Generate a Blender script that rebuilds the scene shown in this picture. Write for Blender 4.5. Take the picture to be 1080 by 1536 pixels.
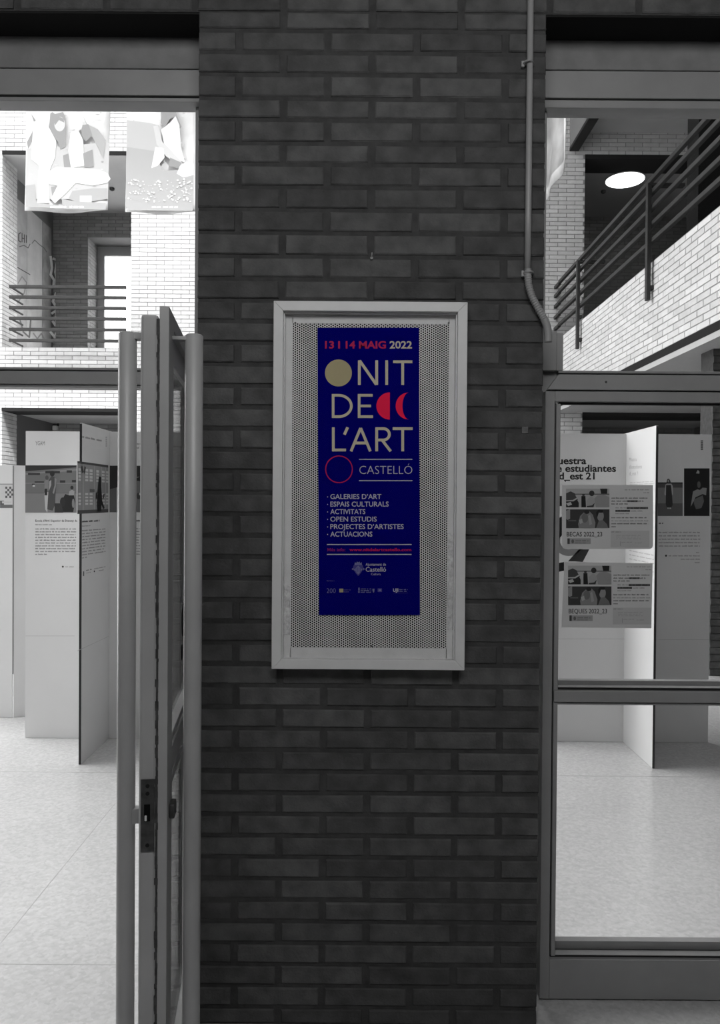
import bpy, math, random
from mathutils import Vector, Matrix
random.seed(7)
D = bpy.data
for o in list(D.objects): D.objects.remove(o)
SC = bpy.context.scene
COL = SC.collection

# ---------------------------------------------------------------- camera, world, lights, exposure
F = 1150.0
CZ = 1.49
PITCH, ROLL = math.radians(0.65), math.radians(0.42)
CR = Matrix.Rotation(math.radians(90) - PITCH, 3, 'X') @ Matrix.Rotation(ROLL, 3, 'Z')
cam = D.cameras.new('camera')
camo = D.objects.new('camera', cam); COL.objects.link(camo)
camo.location = (0, 0, CZ)
camo.rotation_euler = CR.to_euler()
cam.sensor_fit = 'VERTICAL'; cam.sensor_height = 24.0
cam.lens = F * 24.0 / 1536.0
cam.clip_start = 0.05; cam.clip_end = 200
SC.camera = camo

world = D.worlds.new('overcast_sky'); SC.world = world; world.use_nodes = True
wn = world.node_tree.nodes; wb = wn['Background']
wb.inputs[0].default_value = (1, 1, 1, 1); wb.inputs[1].default_value = 4.8

def area(name, loc, target, sx, sy, power):
    l = D.lights.new(name, 'AREA'); l.shape = 'RECTANGLE'; l.size = sx; l.size_y = sy; l.energy = power
    o = D.objects.new(name, l); COL.objects.link(o); o.location = loc
    o.rotation_euler = (Vector(target) - Vector(loc)).to_track_quat('-Z', 'Y').to_euler()
    return o
area('vestibule_ceiling_lamp', (0.0, -0.4, 3.3), (0.0, 2.2, 1.7), 1.9, 0.8, 34)
area('side_fill', (-4.0, 3.9, 1.55), (-1.0, 4.6, 1.4), 2.2, 2.5, 20)  # unseen lamp added to brighten the left side of the atrium
sun = D.lights.new('sun', 'SUN'); sun.energy = 6.0; sun.angle = math.radians(9)
suno = D.objects.new('sun', sun); COL.objects.link(suno); suno.location = (-4, 2, 14)
suno.rotation_euler = Vector((-0.35, 0.62, -1.0)).to_track_quat('-Z', 'Y').to_euler()

SC.view_settings.view_transform = 'Standard'
try: SC.view_settings.look = 'None'
except Exception: pass
SC.view_settings.gamma = 1.0; SC.view_settings.use_curve_mapping = False
SC.view_settings.exposure = 0.0
SC.cycles.max_bounces = 7; SC.cycles.diffuse_bounces = 4; SC.cycles.glossy_bounces = 3
SC.cycles.transmission_bounces = 4; SC.cycles.transparent_max_bounces = 12
SC.cycles.caustics_reflective = False; SC.cycles.caustics_refractive = False
SC.cycles.sample_clamp_indirect = 6.0
SC.cycles.use_denoising = True

# ---------------------------------------------------------------- calibration: pixel on a known plane -> world point
def P(px, py, X=None, Y=None, Z=None):
    d = CR @ Vector(((px - 540) / F, (768 - py) / F, -1.0))
    o = Vector((0, 0, CZ))
    if Y is not None: t = Y / d.y
    elif X is not None: t = X / d.x
    else: t = (Z - CZ) / d.z
    return o + d * t
def proj(p):
    q = CR.inverted() @ (Vector(p) - Vector((0, 0, CZ)))
    return (540 + F * q.x / -q.z, 768 - F * q.y / -q.z) if q.z < -0.05 else (-9999, -9999)

# ---------------------------------------------------------------- materials
def srgb(v):
    v = v / 255.0
    return v / 12.92 if v <= 0.04045 else ((v + 0.055) / 1.055) ** 2.4
MATS = {}
def mat(name, col, rough=0.6, metal=0.0, spec=0.5, var=0.0, scale=8.0, bump=0.0, bscale=60.0, rnd=0.0, detail=4.0):
    if name in MATS: return MATS[name]
    if not isinstance(col, tuple): col = (col, col, col)
    m = D.materials.new(name); m.use_nodes = True; nt = m.node_tree; N = nt.nodes; L = nt.links
    b = N['Principled BSDF']; b.inputs['Roughness'].default_value = rough; b.inputs['Metallic'].default_value = metal
    b.inputs['Specular IOR Level'].default_value = spec
    b.inputs['Base Color'].default_value = (*col, 1)
    tc = N.new('ShaderNodeTexCoord')
    out = None
    if var > 0:
        n = N.new('ShaderNodeTexNoise'); n.inputs['Scale'].default_value = scale; n.inputs['Detail'].default_value = detail
        geo = N.new('ShaderNodeNewGeometry'); L.new(geo.outputs['Position'], n.inputs['Vector'])
        mr = N.new('ShaderNodeMapRange'); mr.inputs['From Min'].default_value = 0.3; mr.inputs['From Max'].default_value = 0.7
        mr.inputs['To Min'].default_value = 1 - var; mr.inputs['To Max'].default_value = 1 + var
        L.new(n.outputs['Fac'], mr.inputs['Value']); out = mr.outputs['Result']
    if rnd > 0:
        oi = N.new('ShaderNodeObjectInfo'); g2 = N.new('ShaderNodeNewGeometry')
        ad = N.new('ShaderNodeMath'); ad.operation = 'ADD'; L.new(oi.outputs['Random'], ad.inputs[0]); L.new(g2.outputs['Random Per Island'], ad.inputs[1])
        fr = N.new('ShaderNodeMath'); fr.operation = 'FRACT'; L.new(ad.outputs[0], fr.inputs[0])
        m2 = N.new('ShaderNodeMapRange'); m2.inputs['To Min'].default_value = 1 - rnd; m2.inputs['To Max'].default_value = 1 + rnd
        L.new(fr.outputs[0], m2.inputs['Value'])
        if out is None: out = m2.outputs['Result']
        else:
            mu = N.new('ShaderNodeMath'); mu.operation = 'MULTIPLY'; L.new(out, mu.inputs[0]); L.new(m2.outputs['Result'], mu.inputs[1]); out = mu.outputs[0]
    if out is not None:
        vm = N.new('ShaderNodeVectorMath'); vm.operation = 'SCALE'; vm.inputs[0].default_value = col
        L.new(out, vm.inputs['Scale']); L.new(vm.outputs[0], b.inputs['Base Color'])
    if bump > 0:
        n = N.new('ShaderNodeTexNoise'); n.inputs['Scale'].default_value = bscale; n.inputs['Detail'].default_value = 5
        geo = N.new('ShaderNodeNewGeometry'); L.new(geo.outputs['Position'], n.inputs['Vector'])
        bp = N.new('ShaderNodeBump'); bp.inputs['Strength'].default_value = bump; bp.inputs['Distance'].default_value = 0.004
        L.new(n.outputs['Fac'], bp.inputs['Height']); L.new(bp.outputs[0], b.inputs['Normal'])
    MATS[name] = m
    return m
def glass(name, tint=0.95, refl=1.0, rough=0.0, ior=1.45):
    m = D.materials.new(name); m.use_nodes = True; nt = m.node_tree; N = nt.nodes; L = nt.links
    N.remove(N['Principled BSDF'])
    tr = N.new('ShaderNodeBsdfTransparent'); tr.inputs[0].default_value = (tint, tint, tint, 1)
    gl = N.new('ShaderNodeBsdfGlossy'); gl.inputs['Roughness'].default_value = rough; gl.inputs[0].default_value = (refl, refl, refl, 1)
    f0 = ((ior - 1) / (ior + 1)) ** 2
    lw_ = N.new('ShaderNodeLayerWeight'); lw_.inputs['Blend'].default_value = 0.5
    pw = N.new('ShaderNodeMath'); pw.operation = 'POWER'; pw.inputs[1].default_value = 5.0; L.new(lw_.outputs['Facing'], pw.inputs[0])
    fr = N.new('ShaderNodeMath'); fr.operation = 'MULTIPLY_ADD'; fr.inputs[1].default_value = 1 - f0; fr.inputs[2].default_value = f0; L.new(pw.outputs[0], fr.inputs[0])
    mx = N.new('ShaderNodeMixShader'); L.new(fr.outputs[0], mx.inputs[0]); L.new(tr.outputs[0], mx.inputs[1]); L.new(gl.outputs[0], mx.inputs[2])
    L.new(mx.outputs[0], N['Material Output'].inputs[0]); MATS[name] = m
    return m
def emit(name, s):
    m = D.materials.new(name); m.use_nodes = True
    b = m.node_tree.nodes['Principled BSDF']; b.inputs['Emission Color'].default_value = (1, 1, 1, 1); b.inputs['Emission Strength'].default_value = s
    MATS[name] = m; return m
def floor_mat():
    m = D.materials.new('terrazzo'); m.use_nodes = True; nt = m.node_tree; N = nt.nodes; L = nt.links
    b = N['Principled BSDF']; b.inputs['Roughness'].default_value = 0.16; b.inputs['Specular IOR Level'].default_value = 0.5
    geo = N.new('ShaderNodeNewGeometry')
    v = N.new('ShaderNodeTexVoronoi'); v.inputs['Scale'].default_value = 85; L.new(geo.outputs['Position'], v.inputs['Vector'])
    n = N.new('ShaderNodeTexNoise'); n.inputs['Scale'].default_value = 38; n.inputs['Detail'].default_value = 6; L.new(geo.outputs['Position'], n.inputs['Vector'])
    n2 = N.new('ShaderNodeTexNoise'); n2.inputs['Scale'].default_value = 1.3; n2.inputs['Detail'].default_value = 4; L.new(geo.outputs['Position'], n2.inputs['Vector'])
    sp = N.new('ShaderNodeSeparateColor'); L.new(v.outputs['Color'], sp.inputs[0])
    a = N.new('ShaderNodeMapRange'); a.inputs['To Min'].default_value = 0.50; a.inputs['To Max'].default_value = 0.58; L.new(sp.outputs[0], a.inputs['Value'])
    c = N.new('ShaderNodeMapRange'); c.inputs['From Min'].default_value = 0.3; c.inputs['From Max'].default_value = 0.7; c.inputs['To Min'].default_value = 0.93; c.inputs['To Max'].default_value = 1.06; L.new(n.outputs['Fac'], c.inputs['Value'])
    d = N.new('ShaderNodeMapRange'); d.inputs['From Min'].default_value = 0.3; d.inputs['From Max'].default_value = 0.7; d.inputs['To Min'].default_value = 0.93; d.inputs['To Max'].default_value = 1.05; L.new(n2.outputs['Fac'], d.inputs['Value'])
    m1 = N.new('ShaderNodeMath'); m1.operation = 'MULTIPLY'; L.new(a.outputs[0], m1.inputs[0]); L.new(c.outputs[0], m1.inputs[1])
    m2 = N.new('ShaderNodeMath'); m2.operation = 'MULTIPLY'; L.new(m1.outputs[0], m2.inputs[0]); L.new(d.outputs[0], m2.inputs[1])
    cc = N.new('ShaderNodeCombineColor')
    for i in range(3): L.new(m2.outputs[0], cc.inputs[i])
    L.new(cc.outputs[0], b.inputs['Base Color'])
    r = N.new('ShaderNodeMapRange'); r.inputs['To Min'].default_value = 0.12; r.inputs['To Max'].default_value = 0.24; L.new(n2.outputs['Fac'], r.inputs['Value']); L.new(r.outputs[0], b.inputs['Roughness'])
    MATS['terrazzo'] = m; return m

BRICK = mat('brick_brown', 0.092, 0.85, spec=0.25, var=0.30, scale=17, bump=0.6, bscale=150, rnd=0.2, detail=8)
MORTAR = mat('mortar_grey', 0.066, 0.95, spec=0.1, var=0.2, scale=30, bump=0.4, bscale=200)
PBRICK = mat('brick_sunlit', 0.56, 0.85, spec=0.2, var=0.06, scale=12, rnd=0.09)  # same brick as the pillar, paler: atrium sunlight put into the colour
PMORT = mat('mortar_sunlit', 0.27, 0.95, spec=0.1, var=0.06, scale=12)  # joints lightened for the same sunlight
CONC = mat('concrete', 0.24, 0.9, spec=0.2, var=0.12, scale=14, bump=0.2, bscale=90)
SOFFIT = mat('soffit_plaster', 0.42, 0.9, spec=0.1, var=0.04, scale=3)
DARKGAP = mat('dark_trim_and_shade', 0.02, 0.9, spec=0.1)  # near-black for dark strips and screws, and for shade painted under an edge
PAINT = mat('frame_paint_grey', 0.30, 0.42, spec=0.5, var=0.06, scale=9)
PAINTD = mat('frame_gasket_dark', 0.03, 0.6)
LEAFP = mat('leaf_paint_grey', 0.37, 0.38, spec=0.5, var=0.07, scale=7)
RUST = mat('rusty_seam', 0.05, 0.9, var=0.5, scale=60)
ALU = mat('case_aluminium', 0.72, 0.45, metal=0.0, spec=0.5, var=0.03, scale=20)
PERF = mat('perforated_sheet', 0.72, 0.55, spec=0.4, var=0.04, scale=30)
BLACK = mat('black_backing', 0.006, 0.9, spec=0.1)
CONDUIT = mat('conduit_grey', 0.33, 0.4, spec=0.5, var=0.05, scale=12)
LOCKM = mat('lock_metal', 0.09, 0.4, metal=0.6, var=0.3, scale=60)
RAILM = mat('railing_paint', 0.040, 0.6, spec=0.15, var=0.1, scale=10)
CARD = mat('display_card', 0.66, 0.75, spec=0.2, var=0.02, scale=3)
CARDE = mat('card_edge', 0.05, 0.9, spec=0.1)
PAPER = mat('notice_paper', 0.60, 0.75, spec=0.2, var=0.02, scale=6)
BANNER = mat('banner_cloth', 0.70, 0.7, spec=0.2, var=0.16, scale=3.2, detail=7)
FLOORM = floor_mat()
GL = glass('window_glass', 0.985, ior=1.4)
GLD = glass('leaf_glass', 0.93, ior=1.4)
GLC = glass('case_glass', 0.99, ior=1.15)
def gray(v):  # print ink of a given albedo
    return mat('ink_%03d' % int(v * 1000), v, 0.7, spec=0.2)

# ---------------------------------------------------------------- object helpers
WL = {}
def tag(o, label=None, cat=None, group=None, kind=None):
    if label: o['label'] = label
    if cat: o['category'] = cat
    if group: o['group'] = group
    if kind: o['kind'] = kind
    return o
def empty(name, loc, label=None, cat=None, group=None, kind=None):
    o = D.objects.new(name, None); COL.objects.link(o); o.location = loc; o.empty_display_size = 0.05
    WL[o.name] = Vector(loc)
    return tag(o, label, cat, group, kind)
def place(name, me, center, parent):
    o = D.objects.new(name, me); COL.objects.link(o)
    WL[o.name] = Vector(center)
    if parent is not None:
        o.parent = parent; o.location = Vector(center) - WL[parent.name]
    else: o.location = center
    return o
class MB:
    def __init__(s): s.v = []; s.f = []; s.m = []; s.sm = []
    def add(s, vs, fs, mi=0, smooth=False):
        n = len(s.v); s.v += [Vector(p) for p in vs]
        for f in fs: s.f.append([n + i for i in f]); s.m.append(mi); s.sm.append(smooth)
        return s
    def box(s, x0, x1, y0, y1, z0, z1, mi=0):
        v = [(x, y, z) for z in (z0, z1) for y in (y0, y1) for x in (x0, x1)]
        return s.add(v, [(0,2,3,1),(4,5,7,6),(0,1,5,4),(2,6,7,3),(0,4,6,2),(1,3,7,5)], mi)
    def obox(s, o, u, n, w, ru, rn, rw, mi=0):  # oriented box from origin with axes and ranges
        v = [Vector(o) + u * a + n * b + w * c for c in rw for b in rn for a in ru]
        return s.add(v, [(0,2,3,1),(4,5,7,6),(0,1,5,4),(2,6,7,3),(0,4,6,2),(1,3,7,5)], mi)
    def tube(s, pts, r, n=12, mi=0, caps=True, smooth=True):
        pts = [Vector(p) for p in pts]; rings = []; vs = []; fs = []
        up = None
        for i, p in enumerate(pts):
            t = (pts[min(i + 1, len(pts) - 1)] - pts[max(i - 1, 0)]).normalized()
            if up is None: up = Vector((0, 1, 0)) if abs(t.y) < 0.9 else Vector((1, 0, 0))
            a = (up - t * up.dot(t)).normalized(); up = a; b = t.cross(a)
            rr = r(i) if callable(r) else r
            vs += [p + (a * math.cos(2 * math.pi * k / n) + b * math.sin(2 * math.pi * k / n)) * rr for k in range(n)]
        for i in range(len(pts) - 1):
            for k in range(n):
                fs.append((i * n + k, i * n + (k + 1) % n, (i + 1) * n + (k + 1) % n, (i + 1) * n + k))
        s.add(vs, fs, mi, smooth)
        if caps:
            b0 = len(s.v) - len(vs)
            s.f.append([b0 + k for k in reversed(range(n))]); s.m.append(mi); s.sm.append(False)
            s.f.append([b0 + (len(pts) - 1) * n + k for k in range(n)]); s.m.append(mi); s.sm.append(False)
        return s
    def build(s, name, mats, parent=None, bevel=0.0, seg=2, kind=None, label=None):
        if not isinstance(mats, (list, tuple)): mats = [mats]
        lo = Vector([min(p[i] for p in s.v) for i in range(3)]); hi = Vector([max(p[i] for p in s.v) for i in range(3)])
        c = (lo + hi) / 2
        me = D.meshes.new(name); me.from_pydata([p - c for p in s.v], [], s.f)
        for m in mats: me.materials.append(m)
        me.polygons.foreach_set('material_index', s.m); me.polygons.foreach_set('use_smooth', s.sm); me.update()
        o = place(name, me, c, parent)
        if bevel > 0:
            b = o.modifiers.new('bevel', 'BEVEL'); b.width = bevel; b.segments = seg; b.limit_method = 'ANGLE'
        if kind: o['kind'] = kind
        if label: o['label'] = label
        return o

# unit bricks shared by every brick object (front face at n=0, body behind)
def unit_brick(seed, m, name, bev):
    r = random.Random(seed)
    x, z = 0.5, 0.5
    bx, bz = bev[0], bev[1]
    j = lambda a: r.uniform(-a, a)
    vs = []; fs = []
    # back ring (n=1), shoulder ring (n=.12), front ring (n=0) inset
    for (ix, iz, n) in ((0, 0, 1.0), (0, 0, 0.10), (bx, bz, 0.0)):
        for sx, sz in ((-1, -1), (1, -1), (1, 1), (-1, 1)):
            vs.append((sx * (x - ix) + j(0.004), n, sz * (z - iz) + j(0.02)))
    for k in (0, 4):
        for i in range(4):
            a, b = k + i, k + (i + 1) % 4
            fs.append((a, b, b + 4, a + 4))
    fs.append((8, 9, 10, 11))
    me = D.meshes.new(name); me.from_pydata(vs, [], fs); me.materials.append(m); me.update()
    return me
UB = {id(BRICK): [unit_brick(i, BRICK, 'brick', (0.012, 0.06)) for i in range(6)],
      id(PBRICK): [unit_brick(i, PBRICK, 'brick', (0.01, 0.05)) for i in range(4)]}

def clip(rects_out, a0, a1, c0, c1):
    """intervals of [a0,a1] at rows [c0,c1] outside the openings"""
    segs = [(a0, a1)]
    for (u0, u1, v0, v1) in rects_out:
        if (c0 + c1) / 2 < v0 or (c0 + c1) / 2 > v1: continue
        ns = []
        for s0, s1 in segs:
            if u1 <= s0 or u0 >= s1: ns.append((s0, s1)); continue
            if u0 > s0: ns.append((s0, u0))
            if u1 < s1: ns.append((u1, s1))
        segs = ns
    return [(x, y) for x, y in segs if y - x > 0.02]

def bricks(parent, org, u, n, faces, openings=(), m=None, L=0.25, H=0.0622, jl=0.011, jh=0.010, depth=0.02,
           limit=300, uoff=0.0, voff=0.0, vis=True, rows=None, jitter=0.0015):
    """lay a running bond on a wall face; u along, n points INTO the wall, faces = [(u0,u1,v0,v1)]"""
    u = Vector(u); n = Vector(n); w = Vector((0, 0, 1)); org = Vector(org)
    lst = []
    for (u0, u1, v0, v1) in faces:
        if rows: rr = rows
        else:
            i0 = int(math.floor((v0 - voff) / H)); i1 = int(math.ceil((v1 - voff) / H))
            rr = [(i, voff + i * H, voff + (i + 1) * H) for i in range(i0, i1)]
        for (i, c0, c1) in rr:
            c0, c1 = max(c0 + jh / 2, v0), min(c1 - jh / 2, v1)
            if c1 - c0 < 0.012: continue
            off = uoff + (L / 2 if i % 2 else 0)
            k0 = int(math.floor((u0 - off) / L)); k1 = int(math.ceil((u1 - off) / L))
            for k in range(k0, k1):
                a0, a1 = max(off + k * L + jl / 2, u0), min(off + (k + 1) * L - jl / 2, u1)
                if a1 - a0 < 0.015: continue
                for s0, s1 in clip(openings, a0, a1, c0, c1):
                    lst.append((s0, s1, c0, c1))
    scored = []
    for (s0, s1, c0, c1) in lst:
        p = org + u * ((s0 + s1) / 2) + w * ((c0 + c1) / 2)
        x, y = proj(p); vv = 0
        if -15 < x < 1095 and -15 < y < 1551 and not (m is not BRICK and 300 < x < 812):
            d = max((p - Vector((0, 0, CZ))).length, 0.1)
            c = abs((p - Vector((0, 0, CZ))).normalized().dot(n))
            vv = (s1 - s0) * c / d
        scored.append((vv, s0, s1, c0, c1))
    scored.sort(key=lambda t: -t[0])
    parts = [t for t in scored[:limit] if t[0] > 0]
    rest = scored[len(parts):]
    R = Matrix((u if u.cross(n).dot(w) > 0 else -u, n, w)).transposed()
    for k, (_, s0, s1, c0, c1) in enumerate(parts):
        me = UB[id(m)][random.randrange(len(UB[id(m)]))]
        p = org + u * ((s0 + s1) / 2) + w * ((c0 + c1) / 2) + n * random.uniform(-jitter, jitter)
        o = D.objects.new('brick', me); COL.objects.link(o); o.parent = parent
        o.location = p - WL[parent.name]; o.rotation_euler = R.to_euler(); o.scale = (s1 - s0, depth, c1 - c0)
    if rest:
        b = MB()
        for (_, s0, s1, c0, c1) in rest:
            jn = random.uniform(-jitter, jitter)
            b.add([org + u * a + n * q + w * c for (a, q, c) in ((s0, jn, c0), (s1, jn, c0), (s1, jn, c1), (s0, jn, c1),
                   (s0, depth, c0), (s1, depth, c0), (s1, depth, c1), (s0, depth, c1))],
                  [(0, 1, 2, 3), (0, 4, 5, 1), (1, 5, 6, 2), (2, 6, 7, 3), (3, 7, 4, 0)])
        b.build('brickwork', m, parent, kind='stuff')

def struct(name, label, loc=(0, 0, 0)):
    return empty(name, loc, label, None, None, 'structure')

FX, FZ = Vector((1, 0, 0)), Vector((0, 0, 1))
YW, YF, YA = 2.17, 2.285, 11.5        # pillar face, storefront face, far facade face

# ================================================================ NEAR WALL (pillar + brick lintel)
PL, PR = P(295.5, 600, Y=YW).x, P(814, 600, Y=YW).x
LINT_L = P(150, 15, Y=YW).z; LINT_R = P(950, 24, Y=YW).z; LINT = (LINT_L + LINT_R) / 2
wall_near = struct('wall_near', 'brown brick pillar and brick lintel between the two glazed openings', (0.04, YW, 0))
CD = 0.0045
b = MB(); b.box(PL + 0.001, PR - 0.001, YW + CD, YW + 0.34, 0, LINT + 0.002)
b.box(-3.2, 3.2, YW + CD, YW + 0.118, LINT + 0.002, 3.6)
b.build('mortar', MORTAR, wall_near)
yb = [-20, 13, 46, 79, 112, 148, 180, 215, 247, 281, 315, 350, 385, 419]
yb += [419 + (1030 - 419) * k / 19 for k in range(1, 20)] + [1030 + 32.17 * k for k in range(1, 17)]
rows = []
for i in range(len(yb) - 1):
    c1, c0 = P(560, yb[i], Y=YW).z, P(560, yb[i + 1], Y=YW).z
    if c1 > 0.004: rows.append(((i + 1) % 2, max(c0, 0.0), c1))
jx = P(557.5, 200, Y=YW).x
pil_rows = [r for r in rows if r[2] <= LINT + 0.03]
# odd rows (flag 1) -> joint at jx + .125 ; even -> joint at jx
bricks(wall_near, (0, YW, 0), FX, (0, 1, 0), [(PL, PR, 0, LINT)], m=BRICK, L=0.25, jl=0.019, jh=0.0125, depth=0.03,
       limit=260, uoff=jx, rows=[((r[0] + 0) % 2, r[1], r[2]) for r in pil_rows])
top0 = max(r[2] for r in pil_rows)
bricks(wall_near, (0, YW, 0), FX, (0, 1, 0), [(-3.2, 3.2, LINT + 0.003, 3.6)], m=BRICK, L=0.25, jl=0.019, jh=0.0125,
       depth=0.03, limit=40, uoff=jx, voff=LINT)
# reveals of the pillar
for (x, s) in ((PL, 1), (PR, -1)):
    pass

# vestibule shell (camera side, unseen walls that keep the entrance dim)
VW = mat('vestibule_plaster', 0.22, 0.9, var=0.05, scale=4)
o = MB().box(-3.3, -3.2, -3.0, YW + 0.12, 0, 3.6).build('wall_left', VW); tag(o, 'plain plaster wall at the left of the entrance lobby', kind='structure')
o = MB().box(3.2, 3.3, -3.0, YW + 0.12, 0, 3.6).build('wall_right', VW); tag(o, 'plain plaster wall at the right of the entrance lobby', kind='structure')
o = MB().box(-3.3, 3.3, -3.1, -3.0, 0, 3.6).build('wall_back', VW); tag(o, 'plain plaster wall behind the viewer in the lobby', kind='structure')
o = MB().box(-3.3, 3.3, -3.1, YW + 0.118, 3.6, 3.7).build('ceiling', VW); tag(o, 'plain ceiling of the entrance lobby', kind='structure')

# floor
o = MB().box(-9.5, 8.0, -3.1, 16.0, -0.12, 0.0).build('floor', FLOORM); tag(o, 'polished pale speckled terrazzo floor running through lobby and atrium', kind='structure')
fj = MB()
for x in (-3.0, -1.2, 0.6, 2.4): fj.box(x - 0.002, x + 0.002, 2.45, 11.4, 0, 0.0006)
for y in (2.45, 4.2, 6.0, 7.8, 9.6): fj.box(-6.0, 5.0, y - 0.002, y + 0.002, 0, 0.0006)
fj.build('joint', mat('floor_joint', 0.42, 0.5), o)

# concrete lintel beams above the storefront frames
def zY(py, Y=YF, px=540): return P(px, py, Y=Y).z
def lintel(name, x0, x1, y_top, y_mid, px, label):
    zt, zm = P(px, y_top, Y=YF).z, P(px, y_mid, Y=YF).z
    r = struct(name, label, ((x0 + x1) / 2, YF, zm))
    MB().box(x0, x1, YF, YF + 0.2, zm, LINT - 0.0).build('concrete_beam', CONC, r, bevel=0.003)
    MB().box(x0, x1, YW + 0.005, YF - 0.001, LINT - 0.004, LINT + 0.001).build('soffit_strip', DARKGAP, r)  # near-black sheet on the underside of the brick lintel
    return zm
zmL = lintel('trim_1', -3.2, PL, 52, 102, 150, 'speckled concrete beam above the left glazed opening')
zmR = lintel('trim_2', PR, 3.2, 60, 105, 950, 'smooth concrete beam above the right glazed opening')

# ================================================================ STOREFRONT RIGHT
def bar(par, name, x0, x1, z0, z1, y0=YF, y1=YF + 0.05, m=PAINT, bevel=0.002):
    return MB().box(x0, x1, y0, y1, z0, z1).build(name, m, par, bevel=bevel)
XR = 3.2
def zr(py, px=950, Y=YF): return P(px, py, Y=Y).z
w1 = struct('window_1', 'grey steel framed upper light right of the brick pillar', (2.0, YF, zr(570)))
jR = P(816, 800, Y=YF).x
bar(w1, 'head_rail', PR - 0.02, XR, zr(147), zmR - 0.002, YF + 0.002, YF + 0.07)
bar(w1, 'gasket', PR - 0.02, XR, zr(151), zr(147), YF + 0.018, YF + 0.06, PAINTD, 0)
bar(w1, 'head_bead', PR - 0.02, XR, zr(163), zr(151), YF - 0.002, YF + 0.06)
bar(w1, 'edge_post', jR - 0.02, P(819.5, 300, Y=YF + 0.02).x, zr(558), zr(163), YF + 0.02, YF + 0.06)
MB().box(jR, XR, YF + 0.034, YF + 0.040, zr(557), zr(161)).build('pane', GL, w1)
# transom with grooves
bar(w1, 'transom_lip', P(838, 556, Y=YF).x, XR, zr(560), zr(556), YF + 0.004, YF + 0.05)
bar(w1, 'transom_groove', P(838, 556, Y=YF).x, XR, zr(562.5), zr(560), YF + 0.014, YF + 0.05, PAINTD, 0)
tr = MB()
xA, xB = P(821, 586, Y=YF).x, P(838, 562, Y=YF).x
z0, z1 = zr(585.5), zr(562.5)
tr.add([(xA, YF - 0.004, z0), (XR, YF - 0.004, z0), (XR, YF - 0.004, z1), (xB, YF - 0.004, z1),
        (xA, YF + 0.05, z0), (XR, YF + 0.05, z0), (XR, YF + 0.05, z1), (xB, YF + 0.05, z1)],
       [(0, 1, 2, 3), (3, 2, 6, 7), (0, 3, 7, 4), (1, 5, 6, 2), (4, 5, 1, 0), (7, 6, 5, 4)])
tr.build('transom', PAINT, w1, bevel=0.0015)
bar(w1, 'corner_filler', jR - 0.02, P(842, 570, Y=YF).x, zr(588), zr(556), YF + 0.02, YF + 0.07)
# upright box at the end of the conduit
bx0, bx1, bx2 = P(813, 530, Y=YF).x, P(834.5, 530, Y=YF).x, P(845, 530, Y=YF).x
bar(w1, 'corner_box', bx0, bx1, zr(556, 830), zr(497, 830), YF - 0.006, YF + 0.06)
bar(w1, 'corner_box', bx1 + 0.001, bx2, zr(556, 830), zr(499, 840), YF + 0.002, YF + 0.06)

d2 = struct('window_2', 'grey steel framed glazed leaf right of the brick pillar, carrying two notices', (1.8, YF, 0))
gx = P(836.5, 900, Y=YF + 0.02).x
sx = P(829.5, 900, Y=YF).x
bar(d2, 'stile', jR, sx, 0.006, zr(587.5), YF, YF + 0.05)
bar(d2, 'gasket', sx, sx + 0.006, zr(1505), zr(603), YF + 0.016, YF + 0.05, PAINTD, 0)
bar(d2, 'glazing_bead', sx + 0.006, gx, zr(1437), zr(606), YF + 0.006, YF + 0.03)
bar(d2, 'top_rail', sx, XR, zr(603), zr(587.5), YF, YF + 0.05)
bar(d2, 'transom_joint', jR + 0.008, XR, zr(587.5), zr(585.5), YF + 0.012, YF + 0.05, PAINTD, 0)
bar(d2, 'gasket', gx - 0.002, XR, zr(606.5), zr(603), YF + 0.016, YF + 0.03, PAINTD, 0)
bar(d2, 'middle_rail', sx + 0.006, XR, zr(1054), zr(1037), YF, YF + 0.05)
bar(d2, 'gasket', sx + 0.006, XR, zr(1037), zr(1033), YF + 0.014, YF + 0.05, PAINTD, 0)
bar(d2, 'glazing_bead', gx - 0.002, XR, zr(1033), zr(1031, Y=YF + .008), YF + 0.008, YF + 0.034)
bar(d2, 'glazing_bead', gx - 0.002, XR, zr(1059), zr(1055.5), YF + 0.008, YF + 0.03)
bar(d2, 'bottom_rail', sx, XR, 0.006, zr(1440), YF, YF + 0.05)
bar(d2, 'gasket', sx + 0.006, XR, zr(1440), zr(1436), YF + 0.014, YF + 0.05, PAINTD, 0)
bar(d2, 'glazing_bead', gx - 0.002, XR, zr(1436), zr(1432.5, Y=YF + .008), YF + 0.008, YF + 0.034)
YG = YF + 0.036
MB().box(sx + 0.004, XR, YG, YG + 0.005, zr(1438), zr(1035)).build('pane', GL, d2)
for s in (): pass
MB().box(sx + 0.004, XR, YG, YG + 0.005, zr(1035), zr(602)).build('pane', GL, d2)
MB().box(sx + 0.004, XR, YG + 0.006, YG + 0.03, zr(1037), zr(1026)).build('inner_bead', PAINT, d2)
MB().box(sx + 0.004, XR, YG + 0.006, YG + 0.03, zr(1438), zr(1424)).build('inner_bead', PAINT, d2)
MB().tube([P(909, 573, Y=YF - 0.004) , P(909, 573, Y=YF - 0.006)], 0.0035, 10).build('screw', LOCKM, w1)

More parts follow.
